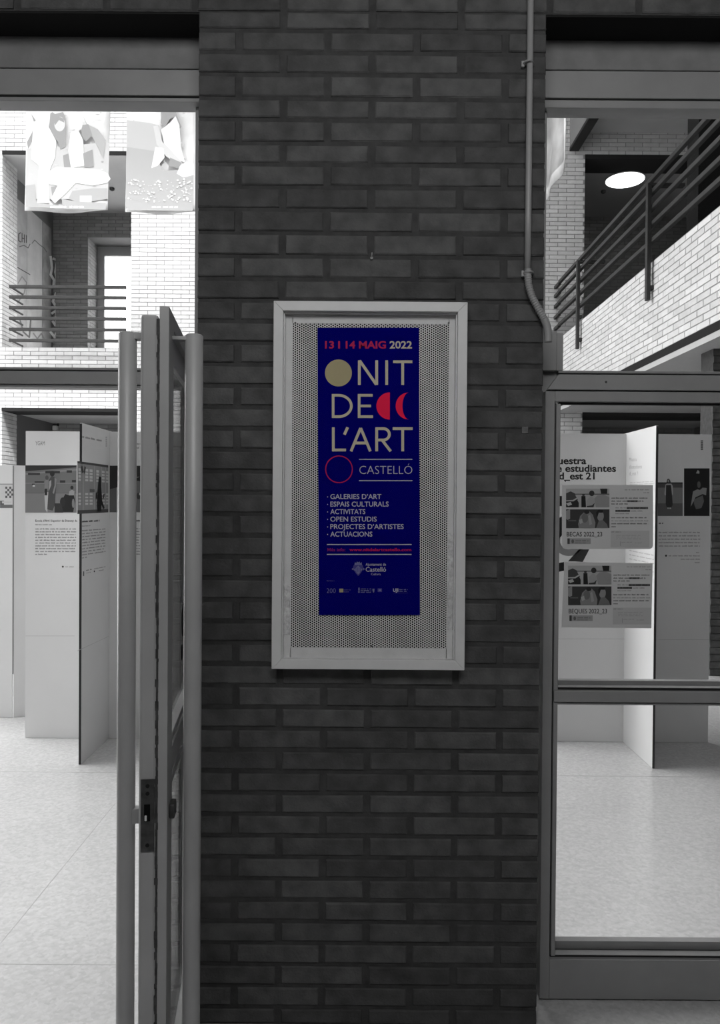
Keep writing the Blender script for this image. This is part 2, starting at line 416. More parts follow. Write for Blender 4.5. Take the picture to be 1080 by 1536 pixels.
# ================================================================ STOREFRONT LEFT
w3 = struct('window_3', 'grey steel framed upper light left of the brick pillar', (-1.6, YF, zr(565, 150)))
def zl(py, px=150, Y=YF): return P(px, py, Y=Y).z
XL = -3.2
bar(w3, 'head_rail', XL, PL + 0.02, zl(142), zmL - 0.002, YF + 0.002, YF + 0.07)
bar(w3, 'gasket', XL, PL + 0.02, zl(146.5), zl(142), YF + 0.018, YF + 0.06, PAINTD, 0)
bar(w3, 'head_bead', XL, PL + 0.02, zl(152.5), zl(146.5), YF - 0.002, YF + 0.06)
jL = P(292.5, 300, Y=YF + 0.03).x
bar(w3, 'edge_post', jL, PL + 0.02, 0.004, zl(150), YF + 0.03, YF + 0.07)
bar(w3, 'transom_lip', XL, jL, zl(555), zl(551), YF + 0.004, YF + 0.06)
bar(w3, 'transom_groove', XL, jL, zl(557), zl(555), YF + 0.014, YF + 0.05, PAINTD, 0)
bar(w3, 'transom', XL, jL, zl(576), zl(557), YF, YF + 0.06)
bar(w3, 'transom_lip', XL, jL, zl(581), zl(576), YF + 0.01, YF + 0.06)
MB().box(XL, PL + 0.01, YF + 0.044, YF + 0.049, zl(553), zl(150)).build('pane', GL, w3)

# ================================================================ OPEN DOOR LEAF
H = P(296, 546, Y=YF)
Np = P(254, 459, Y=1.61)
LT = Np.z                                      # leaf top
hx, hy, nx, ny = H.x, YF, Np.x, Np.y
dv = Vector((nx - hx, ny - hy, 0)); LW = dv.length; dv.normalize()
nv = Vector((-dv.y, dv.x, 0))                  # points toward the camera's right side (+x)
if nv.x < 0: nv = -nv
leaf = struct('door_1', 'open grey steel glazed door leaf with tall tubular pull handles, left of the pillar', (hx, hy, 0))
O = Vector((hx, hy, 0))                        # right face plane passes through O, thickness goes to -nv
TB, TA = 0.020, 0.037
def lbox(name, s0, s1, n0, n1, z0, z1, m=LEAFP, bevel=0.0015, par=None):
    return MB().obox(O, dv, nv, FZ, (s0, s1), (n0, n1), (z0, z1)).build(name, m, par or leaf, bevel=bevel)
SW = 0.085
LTA = P(226, 470, Y=1.60).z
lbox('leading_stile', LW - SW, LW, -TB, 0, 0.012, LT)
st = lbox('stile_tube', LW - 0.06, LW - 0.001, -TB - TA - 0.002, -TB - 0.002, 0.012, LTA, LEAFP, 0.007)
rs_ = random.Random(2); sv = MB(); zs_ = 0.012; w0, w1_ = 0.0042, 0.0008
while zs_ < LTA - 0.012:
    h_ = rs_.uniform(0.006, 0.02); 
    a0_, a1_ = -TB - rs_.uniform(0.0030, 0.0062), -TB + rs_.uniform(0.0, 0.0016)
    sv.obox(O, dv, nv, FZ, (LW - 0.02, LW + 0.0006), (a0_, a1_), (zs_, min(zs_ + h_, LTA - 0.004))); zs_ += h_
sv.build('rusty_seam', RUST, leaf)
lbox('hinge_stile', 0.0, SW, -TB - 0.02, 0, 0.012, LT)
lbox('top_rail', SW, LW - SW, -TB, 0, LT - 0.035, LT)
lbox('top_rail', SW, LW - SW, -TB - 0.018, -0.012, LT - 0.075, LT - 0.035)
lbox('glazing_bead', SW, LW - SW, -TB, -0.004, LT - 0.105, LT - 0.075)
zmid0, zmid1 = zr(1056), zr(1030)
lbox('middle_rail', SW, LW - SW, -TB - 0.02, 0, zmid0, zmid1)
lbox('glazing_bead', SW, LW - SW, -TB, 0.0, zmid1 + 0.012, zmid1 + 0.03)
lbox('glazing_bead', SW, LW - SW, -TB, 0.0, zmid0 - 0.03, zmid0 - 0.012)
lbox('bottom_rail', SW, LW - SW, -TB - 0.02, 0, 0.012, 0.16)
lbox('pane', SW - 0.005, LW - SW + 0.005, -0.014, -0.010, zmid1, LT - 0.08, GLD, 0)
lbox('pane', SW - 0.005, LW - SW + 0.005, -0.014, -0.010, 0.15, zmid0, GLD, 0)
# round sticker on the leaf glass
def stick(cs, cz, r):
    b = MB(); c = O + dv * cs + nv * (-0.009) + FZ * cz
    n = 24
    vs = [c + dv * (math.cos(2*math.pi*k/n) * r) + FZ * (math.sin(2*math.pi*k/n) * r) for k in range(n)]
    vs2 = [v + nv * 0.001 for v in vs]
    b.add(vs + vs2, [list(range(n)), list(range(n, 2*n))] + [(k, (k+1) % n, n + (k+1) % n, n + k) for k in range(n)])
    return b
q = P(264, 945, Y=1.95)
stick(LW * 0.42, q.z + 0.02, 0.045).build('round_sticker', gray(0.02), leaf)
stick(LW * 0.47, q.z - 0.06, 0.02).build('round_sticker', gray(0.02), leaf)
# pull handles
def handle(off, depthback):
    c = O + dv * (LW - depthback) + nv * off
    zt, zb = P(190, 503, Y=1.69).z, 0.10
    h = MB().tube([c + FZ * z for z in (zb, zb + 0.02, 1.0, zt - 0.003, zt)], lambda i: 0.0196 if i < 4 else 0.0165, 28).build('pull_handle', LEAFP, leaf)
    sgn = 1 if off > 0 else -1
    end = 0.0 if off > 0 else -TB - TA
    for z, hh in ((zt - 0.008, 0.0075), (P(206, 1223, Y=1.66).z, 0.016), (0.16, 0.016)):
        if off > 0 and z < 1.2 and z > 0.5: continue
        a, b_ = sorted((end, off))
        if off > 0 and z > 1.5: hh = 0.004; z -= 0.002
        MB().obox(O, dv, nv, FZ, (LW - depthback - 0.012, LW - depthback + 0.012), (a, b_), (z - hh, z + hh)).build('bracket', LEAFP, h, bevel=0.001)
mid = -(TB + TA) / 2
handle(mid - 0.067, 0.065)
handle(mid + 0.074, 0.065)
# lock plate on the leading edge
lz1, lz0 = P(222, 1170, Y=1.60).z, P(222, 1279, Y=1.60).z
lp = MB().obox(O, dv, nv, FZ, (LW - 0.001, LW + 0.0018), (-TB - 0.034, -TB - 0.006), (lz0, lz1)).build('lock_plate', LOCKM, leaf, bevel=0.0006)
zc = P(222, 1221, Y=1.60).z
MB().obox(O, dv, nv, FZ, (LW + 0.0015, LW + 0.0024), (-TB - 0.027, -TB - 0.0145), (zc - 0.017, zc + 0.019)).build('latch_slot', BLACK, lp)
MB().obox(O, dv, nv, FZ, (LW + 0.002, LW + 0.006), (-TB - 0.0255, -TB - 0.021), (zc - 0.015, zc - 0.004)).build('latch_bolt', ALU, lp, bevel=0.001)
for zz in (lz1 - 0.014, lz0 + 0.014, lz1 - 0.03):
    c = O + dv * (LW + 0.0018) + nv * (-TB - 0.020) + FZ * zz
    MB().tube([c, c + dv * 0.001], 0.0042, 12).build('screw', DARKGAP, lp)
c = O + dv * (LW - 0.05) + FZ * P(248, 1221, Y=1.63).z
MB().obox(c, dv, nv, FZ, (-0.018, 0.018), (0, 0.012), (-0.016, 0.016)).build('key_cylinder', LOCKM, leaf, bevel=0.003)

# ================================================================ CONDUIT
cx = P(792, 200, Y=YW).x; cr = 0.0088; cy = YW - 0.013
con = empty('conduit', (cx, YW, P(792, 400, Y=YW).z), 'pale grey plastic conduit running down the right edge of the brick pillar', 'conduit')
z_e = P(790, 408, Y=cy).z
MB().tube([(cx - 0.0005, cy, z_e), (cx, cy, 2.3), (cx + 0.002, cy, 3.58)], cr, 20).build('pipe', CONDUIT, con)
path = [P(x, y, Y=cy - 0.004 * min(1, i / 3)) for i, (x, y) in enumerate(((791.5, 404), (792, 418), (793.5, 430), (797, 442), (802.5, 454), (809, 466), (815.5, 477), (820, 488), (822, 500), (822, 513)))]
# resample for the corrugated sleeve
def resample(pts, n):
    L = [0]
    for a, b2 in zip(pts, pts[1:]): L.append(L[-1] + (b2 - a).length)
    out = []
    for i in range(n):
        t = L[-1] * i / (n - 1); k = max(j for j in range(len(L)) if L[j] <= t + 1e-9); k = min(k, len(pts) - 2)
        f = (t - L[k]) / (L[k + 1] - L[k]); p0 = pts[max(k - 1, 0)]; p1 = pts[k]; p2 = pts[k + 1]; p3 = pts[min(k + 2, len(pts) - 1)]
        out.append(0.5 * ((2 * p1) + (p2 - p0) * f + (2 * p0 - 5 * p1 + 4 * p2 - p3) * f * f + (3 * p1 - p0 - 3 * p2 + p3) * f ** 3))
    return out
rp = resample(path, 130)
MB().tube(rp[:92], lambda i: 0.0108 if i % 4 < 2 else 0.0092, 16).build('corrugated_sleeve', CONDUIT, con)
MB().tube(rp[90:], 0.0112, 16).build('sleeve_end', CONDUIT, con)
for py in (98, 411):
    c = P(791.5, py, Y=YW)
    mb = MB(); n = 12
    ring = []
    for k in range(n + 1):
        a = math.pi * k / n
        ring.append(Vector((c.x - math.cos(a) * 0.013, YW - 0.001 - math.sin(a) * 0.024, c.z)))
    mb.tube(ring, 0.0035, 8)
    mb.box(c.x - 0.019, c.x - 0.011, YW - 0.010, YW, c.z - 0.009, c.z + 0.007)
    mb.build('clip', CONDUIT, con)


c = P(557.5, 385, Y=YW - 0.002)
o = MB().tube([c + Vector((0, 0.006, 0)), c + Vector((0, -0.008, 0)), c + Vector((0.001, -0.012, 0.008))], 0.0014, 8).tube([c + Vector((0, -0.001, -0.004)), c + Vector((0, -0.003, -0.004))], 0.004, 10).build('wall_plug', mat('plug_plastic', 0.35, 0.6)); tag(o, 'tiny pale plug with a bent nail in the pillar above the notice case', 'wall plug')
c = P(787.5, 645, Y=YW - 0.0006)
o = MB().box(c.x - 0.0085, c.x + 0.0085, YW - 0.0016, YW + 0.002, c.z - 0.009, c.z + 0.009).build('tape_scrap', mat('tape_residue', 0.15, 0.7, var=0.2, scale=80)); tag(o, 'small square of faded tape on the pillar right of the notice case', 'tape')

# ================================================================ DISPLAY CASE + POSTER
YC = YW - 0.045
fL, fR = P(408.8, 727, Y=YC).x, P(699.2, 727, Y=YC).x
fT, fB = P(555, 452, Y=YC).z, P(555, 1004.5, Y=YC).z
fw = 14.5 * YC / F
case = empty('display_case', ((fL + fR) / 2, YW, fB), 'shallow aluminium framed notice case on the brick pillar', 'notice case')
def mitre(p, name):
    (a, b2, c, d) = p
    mb = MB(); vs = [(x, y, z) for y in (YC, YW + 0.004) for (x, z) in (a, b2, c, d)]
    mb.add(vs, [(0, 1, 2, 3), (7, 6, 5, 4), (0, 4, 5, 1), (1, 5, 6, 2), (2, 6, 7, 3), (3, 7, 4, 0)])
    mb.build(name, ALU, case, bevel=0.0012)
g = 0.0003
iL, iR, iT, iB = fL + fw, fR - fw, fT - fw, fB + fw
mitre(((fL, fT), (iL, iT - 0), (iR, iT), (fR, fT)), 'frame_rail')
mitre(((fL, fB), (fR, fB), (iR, iB), (iL, iB)), 'frame_rail')
mitre(((fL, fB + g), (iL, iB + g), (iL, iT - g), (fL, fT - g)), 'frame_rail')
mitre(((fR, fB + g), (fR, fT - g), (iR, iT - g), (iR, iB + g)), 'frame_rail')
YP = YC + 0.030
pxl, pxr, pzt, pzb = P(437, 727, Y=YP).x, P(672.5, 727, Y=YP).x, P(555, 483.5, Y=YP).z, P(555, 974, Y=YP).z
a = 3.62 * YP / F; hr = a * 0.37
cw = a * 0.8660254
pf = MB(); vs = []; fs = []
nc = int((pxr - pxl) / cw); nr = int((pzt - pzb) / a)
for i in range(nc):
    for j in range(nr):
        cxx = pxl + (i + 0.5) * cw; czz = pzb + (j + 0.5 + (0.5 if i % 2 else 0)) * a
        n0 = len(vs); R = a / math.sqrt(3)
        for k in range(6):
            an = math.pi / 3 * k
            vs.append((cxx + R * math.cos(an), YP, czz + R * math.sin(an)))
        for k in range(6):
            an = math.pi / 3 * k
            vs.append((cxx + hr * math.cos(an), YP, czz + hr * math.sin(an)))
        for k in range(6): fs.append((n0 + k, n0 + (k + 1) % 6, n0 + 6 + (k + 1) % 6, n0 + 6 + k))
pf.add(vs, fs)
hx1, hz1 = pxl + nc * cw, pzb + (nr + 0.5) * a
pf.box(iL - 0.003, pxl + cw * 0.3, YP - 0.001, YP + 0.002, iB, iT); pf.box(hx1 - cw * 0.3, iR + 0.003, YP - 0.001, YP + 0.002, iB, iT)
pf.box(pxl, hx1, YP - 0.001, YP + 0.002, iB - 0.003, pzb + a * 0.6); pf.box(pxl, hx1, YP - 0.001, YP + 0.002, hz1 - a * 0.7, iT + 0.003)
pf.build('perforated_sheet', PERF, case)
MB().box(iL, iR, YP + 0.006, YW - 0.002, iB, iT).build('backing', BLACK, case)
# inner lips
tq = 0.0035
MB().box(iL, iR, YC + 0.012, YP, iT - tq, iT).build('inner_lip', ALU, case)
MB().box(iL, iL + tq, YC + 0.012, YP, iB, iT).build('inner_lip', ALU, case)
MB().box(iR - tq, iR, YC + 0.012, YP, iB, iT).build('inner_lip', ALU, case)
MB().box(iL, iR, YC + 0.010, YC + 0.0125, iB, iT).build('glass_pane', GLC, case)
for px, py in ((443, 484.5), (673, 484.5), (557, 969)):
    c = P(px, py, Y=YP - 0.001); MB().tube([c, c + Vector((0, -0.0016, 0))], 0.0028, 12).build('screw', LOCKM, case)
# crinkled film strips in the lower corners, whitened to paint their glare
FILM = mat('glare_film', 0.9, 0.12, spec=1.0, var=0.3, scale=90); FILM.node_tree.nodes['Principled BSDF'].inputs['Alpha'].default_value = 0.4
def film(x0, x1, y0, y1, seed):
    r = random.Random(seed); nx_, ny_ = 6, 26; vs = []; fs = []
    for j in range(ny_ + 1):
        for i in range(nx_ + 1):
            p = P(x0 + (x1 - x0) * i / nx_, y0 + (y1 - y0) * j / ny_, Y=YP - 0.006); p.y += r.uniform(-0.004, 0.003); vs.append(p)
    for j in range(ny_):
        for i in range(nx_):
            q0 = j * (nx_ + 1) + i; fs.append((q0, q0 + 1, q0 + nx_ + 2, q0 + nx_ + 1))
    MB().add(vs, fs, 0, True).build('glare_film', FILM, case)
film(421, 435, 878, 952, 3); film(671, 683, 800, 945, 5)

# ---- flat print helpers (planes) ----
def plane_fn(**kw):
    return lambda px, py: P(px, py, **kw)
class Print:
    """flat print: polygons and lettering laid on one real plane, off = direction out of the sheet"""
    def __init__(s, fn, off): s.fn = fn; s.off = Vector(off); s.mb = MB(); s.mats = []; s.layer = 1.0
    def mi(s, m):
        if m not in s.mats: s.mats.append(m)
        return s.mats.index(m)
    def poly(s, pts, m, up=0.0004):
        n = len(s.mb.v); s.layer += 0.12
        pp = [s.fn(*p) + s.off * up * s.layer for p in pts]
        s.mb.add(pp, [list(range(len(pp)))], s.mi(m)); return s
    def rect(s, x0, x1, y0, y1, m): return s.poly([(x0, y0), (x1, y0), (x1, y1), (x0, y1)], m)
    def disc(s, cx, cy, rx, ry, m, n=40, a0=0, a1=2 * math.pi):
        return s.poly([(cx + rx * math.cos(a0 + (a1 - a0) * k / n), cy + ry * math.sin(a0 + (a1 - a0) * k / n)) for k in range(n if abs(a1 - a0) > 6.28 else n + 1)], m)
    def ring(s, cx, cy, r0, r1, m, n=48, a0=0, a1=2 * math.pi):
        s.layer += 0.12; vs = []; fs = []
        for k in range(n + 1):
            t = a0 + (a1 - a0) * k / n
            for r in (r0, r1): vs.append(s.fn(cx + r * math.cos(t), cy + r * math.sin(t)) + s.off * 0.0004 * s.layer)
        for k in range(n): fs.append((2 * k, 2 * k + 1, 2 * k + 3, 2 * k + 2))
        s.mb.add(vs, fs, s.mi(m)); return s
    def words(s, x0, x1, y, h, m, seed=0, slope=0.0, fill=0.82):
        r = random.Random(seed); x = x0; s.layer += 0.02
        vs = []; fs = []
        while x < x1 - 1.0:
            w = min(r.uniform(2.5, 9.0), x1 - x)
            k = 0
            while k < w - 0.6:
                cw_ = r.uniform(0.8, 1.3); hh = h * r.choice((0.75, 1.0, 0.8))
                yy = y + slope * (x + k - x0)
                n = len(vs)
                for (xx, zz) in ((x + k, yy - hh), (x + k + cw_ * fill, yy - hh), (x + k + cw_ * fill, yy), (x + k, yy)):
                    vs.append(s.fn(xx, zz) + s.off * 0.0004 * s.layer)
                fs.append((n, n + 1, n + 2, n + 3)); k += cw_
            x += w + r.uniform(1.0, 1.6)
        s.mb.add(vs, fs, s.mi(m)); return s
    def text(s, txt, x0, x1, yb, cap, m, slope=0.0, weight=0.0, res=3, vert=False):
        """x0..x1 pixel extent, yb baseline at x0, cap = cap height in pixels"""
        vs, fs = glyphs(txt, weight, res)
        if not vs: return s
        lo = min(v[0] for v in vs); hi = max(v[0] for v in vs)
        s.layer += 0.05
        out = []
        for (x, y) in vs:
            fx = (x - lo) / (hi - lo)
            if vert: px, py = yb + 0 - y / CAP * cap * -1 * (-1), x0 + (x1 - x0) * fx
            else: px = x0 + (x1 - x0) * fx; py = yb + slope * (x1 - x0) * fx - y / CAP * cap
            out.append(s.fn(px, py) + s.off * 0.0004 * s.layer)
        s.mb.add(out, fs, s.mi(m)); return s
    def build(s, name, parent, label=None): return s.mb.build(name, s.mats, parent, label=label)
def glyphs(txt, weight, res):
    c = D.curves.new('lettering', 'FONT'); c.body = txt; c.size = 1.0; c.resolution_u = res; c.offset = weight
    o = D.objects.new('lettering', c); COL.objects.link(o)
    bpy.context.view_layer.update()
    me = D.meshes.new_from_object(o.evaluated_get(bpy.context.evaluated_depsgraph_get()))
    vs = [(v.co.x, v.co.y) for v in me.vertices]; fs = [list(p.vertices) for p in me.polygons]
    D.objects.remove(o); D.curves.remove(c); D.meshes.remove(me)
    return vs, fs
_h = glyphs('H', 0, 2)[0]; CAP = max(y for x, y in _h)

YO = YP - 0.004
BLUE = mat('poster_blue', (0.0015, 0.0010, 0.165), 0.7, spec=0.0)
BEIGE = mat('poster_beige', (0.62, 0.56, 0.42), 0.6, spec=0.2)
GOLD = mat('poster_gold', (0.46, 0.40, 0.235), 0.6, spec=0.2)
PALE = mat('poster_lavender', (0.52, 0.50, 0.58), 0.6, spec=0.2)
DIMP = mat('poster_dim_logo', (0.20, 0.20, 0.40), 0.6, spec=0.2)
DIM2 = mat('poster_faint_logo', (0.07, 0.06, 0.28), 0.6, spec=0.2)
RED = mat('poster_red', (0.95, 0.004, 0.07), 0.6, spec=0.2)
RED2 = mat('poster_dull_red', (0.50, 0.008, 0.09), 0.6, spec=0.2)
RED3 = mat('poster_plum', (0.26, 0.01, 0.16), 0.6, spec=0.2)
pc = P(552, 922, Y=YO)
poster = empty('poster', pc, 'dark blue event poster with red and beige lettering inside the notice case', 'poster')
sheet = MB(); n = 24; vs = []; fs = []
for j in range(n + 1):
    t = j / n; y = 491.5 + (922.5 - 491.5) * t
    xl = 476 + 2.6 * t; xr = 628.3 + 1.7 * t
    vs += [P(xl, y, Y=YO), P(xr, y, Y=YO)]
for j in range(n): fs.append((2 * j, 2 * j + 1, 2 * j + 3, 2 * j + 2))
vb = [v + Vector((0, 0.0006, 0)) for v in vs]; m0 = len(vs)
sheet.add(vs + vb, fs + [tuple(m0 + i for i in reversed(f)) for f in fs] + [(0, 2 * n, m0 + 2 * n, m0), (1, m0 + 1, m0 + 2 * n + 1, 2 * n + 1), (0, m0, m0 + 1, 1), (2 * n, 2 * n + 1, m0 + 2 * n + 1, m0 + 2 * n)])
sheet.build('sheet', BLUE, poster)
OFF = (0, -1, 0)
fn = plane_fn(Y=YO)
pr = Print(fn, OFF)
pr.text('13 I 14 MAIG', 487.5, 579, 522.5, 10.5, RED2, weight=0.03)
pr.text('2022', 584.5, 618, 522.5, 10.5, BEIGE, weight=0.025)
pr.build('date_line', poster, 'red and beige date line')
pr = Print(fn, OFF); pr.disc(507.6, 559.5, 20.2, 20.2, GOLD, 64); pr.build('full_moon', poster, 'beige full disc')
def letters(name, items, m, sw):
    """big geometric capitals drawn as strokes: items = (kind, data)"""
    p = Print(fn, OFF)
    for it in items:
        if it[0] == 'l':  # stroke line
            (x0, y0, x1, y1) = it[1:5]; d = Vector((x1 - x0, y1 - y0)).normalized(); q = Vector((-d.y, d.x)) * sw / 2
            p.poly([(x0 + q.x, y0 + q.y), (x1 + q.x, y1 + q.y), (x1 - q.x, y1 - q.y), (x0 - q.x, y0 - q.y)], m)
        elif it[0] == 'a':  # elliptical arc cx cy rx ry a0 a1
            cx_, cy_, rx, ry, a0, a1 = it[1:]; vs = []; fs = []; nn = 28; p.layer += .12
            for k in range(nn + 1):
                t = a0 + (a1 - a0) * k / nn
                for e_ in (-sw / 2, sw / 2): vs.append(fn(cx_ + (rx + e_) * math.cos(t), cy_ + (ry + e_) * math.sin(t)) + Vector(OFF) * 0.0004 * p.layer)
            for k in range(nn): fs.append((2 * k, 2 * k + 1, 2 * k + 3, 2 * k + 2))
            p.mb.add(vs, fs, p.mi(m))
    p.build(name, poster)
hp = math.pi / 2
letters('title_lettering', [('l', 539, 577.5, 539, 540.5), ('l', 539.5, 541, 564.5, 577), ('l', 565, 577.5, 565, 540.5),
    ('l', 580, 577.5, 580, 540.5), ('l', 589.5, 542.7, 618.5, 542.7), ('l', 604, 577.5, 604, 542)], BEIGE, 4.2)
letters('title_lettering', [('l', 499.7, 591, 499.7, 627), ('l', 499, 593, 508, 593), ('l', 499, 625, 508, 625), ('a', 508, 609, 19, 16, -hp, hp),
    ('l', 538.7, 591, 538.7, 627), ('l', 538, 593, 559, 593), ('l', 538, 609, 556.5, 609), ('l', 538, 625, 559.5, 625)], BEIGE, 4.0)
letters('title_lettering', [('l', 500, 641, 500, 677), ('l', 499, 675, 519, 675), ('l', 521.5, 641, 516.5, 652),
    ('l', 526.5, 677, 541, 642), ('l', 555.5, 677, 541, 642), ('l', 531, 664.5, 551, 664.5),
    ('l', 565, 641, 565, 677), ('l', 564, 643, 575, 643), ('l', 564, 660, 575, 660), ('a', 575, 651.5, 9, 8.5, -hp, hp), ('l', 573, 660, 586, 677),
    ('l', 589, 643, 619, 643), ('l', 604, 677, 604, 642)], BEIGE, 4.2)
pr = Print(fn, OFF); pr.disc(584.8, 609, 20.2, 20.4, RED, 32, hp, 3 * hp); pr.build('half_moon', poster, 'bright red half disc')
pr = Print(fn, OFF)
vs = [(613 + 19.5 * math.cos(t) , 609 + 20.2 * math.sin(t)) for t in [hp + math.pi * k / 24 for k in range(25)]]
vi = [(613.5 + 9.8 * math.cos(t), 609 + 20.2 * math.sin(t)) for t in [hp + math.pi * k / 24 for k in range(25)]]
pv = [fn(*p) + Vector((0, -0.0006, 0)) for p in vs + vi]
pr.mb.add(pv, [(k, k + 1, 25 + k + 1, 25 + k) for k in range(24)], pr.mi(RED)); pr.build('crescent_moon', poster, 'bright red crescent')
pr = Print(fn, OFF); pr.ring(508.5, 704, 19.2, 20.8, RED2, 64); pr.build('new_moon_ring', poster, 'thin dull red ring')
pr = Print(fn, OFF)
pr.rect(538.5, 618.5, 688.3, 689.7, PALE); pr.rect(538.5, 618.5, 720.3, 721.7, PALE)
pr.text('CASTELLÓ', 539, 618.5, 711, 12.2, PALE, weight=-0.012)
pr.build('city_name', poster)
pr = Print(fn, OFF)
for i, (t, x1) in enumerate((("GALERIES D’ART", 572), ("ESPAIS CULTURALS", 583), ("ACTIVITATS", 548), ("OPEN ESTUDIS", 565), ("PROJECTES D’ARTISTES", 605.5), ("ACTUACIONS", 558.5))):
    yb_ = 748.5 + 11.25 * i
    pr.text(t, 495.5, x1, yb_, 7.2, PALE, weight=0.012)
    pr.rect(490.8, 492.0, yb_ - 3.8, yb_ - 2.4, PALE)
pr.build('programme_list', poster)
pr = Print(fn, OFF)
pr.rect(490.3, 617.3, 816.1, 817.6, PALE); pr.rect(490.3, 617.3, 830.9, 832.4, PALE)
pr.build('rule_lines', poster)
pr = Print(fn, OFF)
pr.text('Més info:', 491, 518, 826.8, 4.6, RED3, weight=0.03, res=2)
pr.text('www.nitdelartcastello.com', 524, 617, 826.6, 4.4, RED2, weight=0.035, res=2)
pr.build('web_address', poster, 'red web address line')
pr = Print(fn, OFF)
pr.text('Ajuntament de', 548.5, 579, 848.5, 4.0, PALE, res=2, weight=0.01)
pr.text('Castelló', 548.5, 579, 857.4, 6.8, PALE, res=3, weight=0.012)
pr.text('Cultura', 556.5, 571, 862.8, 3.4, PALE, res=2)
pr.build('council_lettering', poster)
pr = Print(fn, OFF)   # heraldic crest
pr.poly([(530.2, 848), (529.5, 853), (533, 859), (537.3, 864), (541.5, 859), (545, 853), (544.5, 848), (537.3, 846.6)], DIM2)
pr.poly([(537.3, 848.4), (543.6, 854.2), (537.3, 861.5), (531, 854.2)], DIMP)
for x in (533.6, 535.8, 538.0, 540.2): pr.rect(x, x + 0.8, 851, 858, DIM2)
pr.poly([(531.6, 847.6), (532.4, 843.2), (534.5, 844.8), (535.4, 842.2), (537.3, 843.8), (539.2, 842.2), (540.1, 844.8), (542.4, 843.2), (543, 847.6)], DIMP)
pr.poly([(527.4, 853.5), (530.2, 851.5), (530.2, 855.5)], DIMP); pr.poly([(547.4, 853.5), (544.8, 851.5), (544.8, 855.5)], DIMP)
pr.build('crest', poster, 'faint grey-blue lozenge crest under a crown')
pr = Print(fn, OFF)
def logo(fnn, lab=None):
    q_ = Print(fn, OFF); fnn(q_); o = q_.build('sponsor_logo', poster, lab); o['kind'] = 'stuff'
logo(lambda q: q.words(490, 502, 872, 1.6, DIM2, 3))
logo(lambda q: q.text('200', 490, 503.5, 889.5, 7, DIMP, weight=-0.01), 'faint figures 200')
logo(lambda q: (q.rect(509, 515, 883, 888.5, GOLD), q.words(516, 526, 885.5, 1.8, DIM2, 5), q.words(516, 526, 888.5, 1.8, DIM2, 6)), 'small beige square with faint words')
logo(lambda q: (q.rect(537.5, 539.5, 881.5, 886, DIMP), q.rect(537.2, 539.6, 887, 889, DIMP), [q.words(541, 557, y, 1.5, DIMP, int(y)) for y in (884, 886.5, 889)], q.poly([(558.5, 883), (562, 883), (561.3, 888), (560, 889), (559, 887)], DIMP)))
logo(lambda q: (q.rect(566.5, 573, 882.5, 888, DIM2), q.rect(568, 571.5, 884, 886.5, DIMP)))
logo(lambda q: (q.text('UJI', 589.5, 597.5, 887.5, 4.6, PALE, weight=0.04), q.words(599, 612, 885, 1.5, DIMP, 11), q.words(599, 612, 887.5, 1.5, DIMP, 12), q.rect(590, 612, 889.2, 889.7, DIM2)))

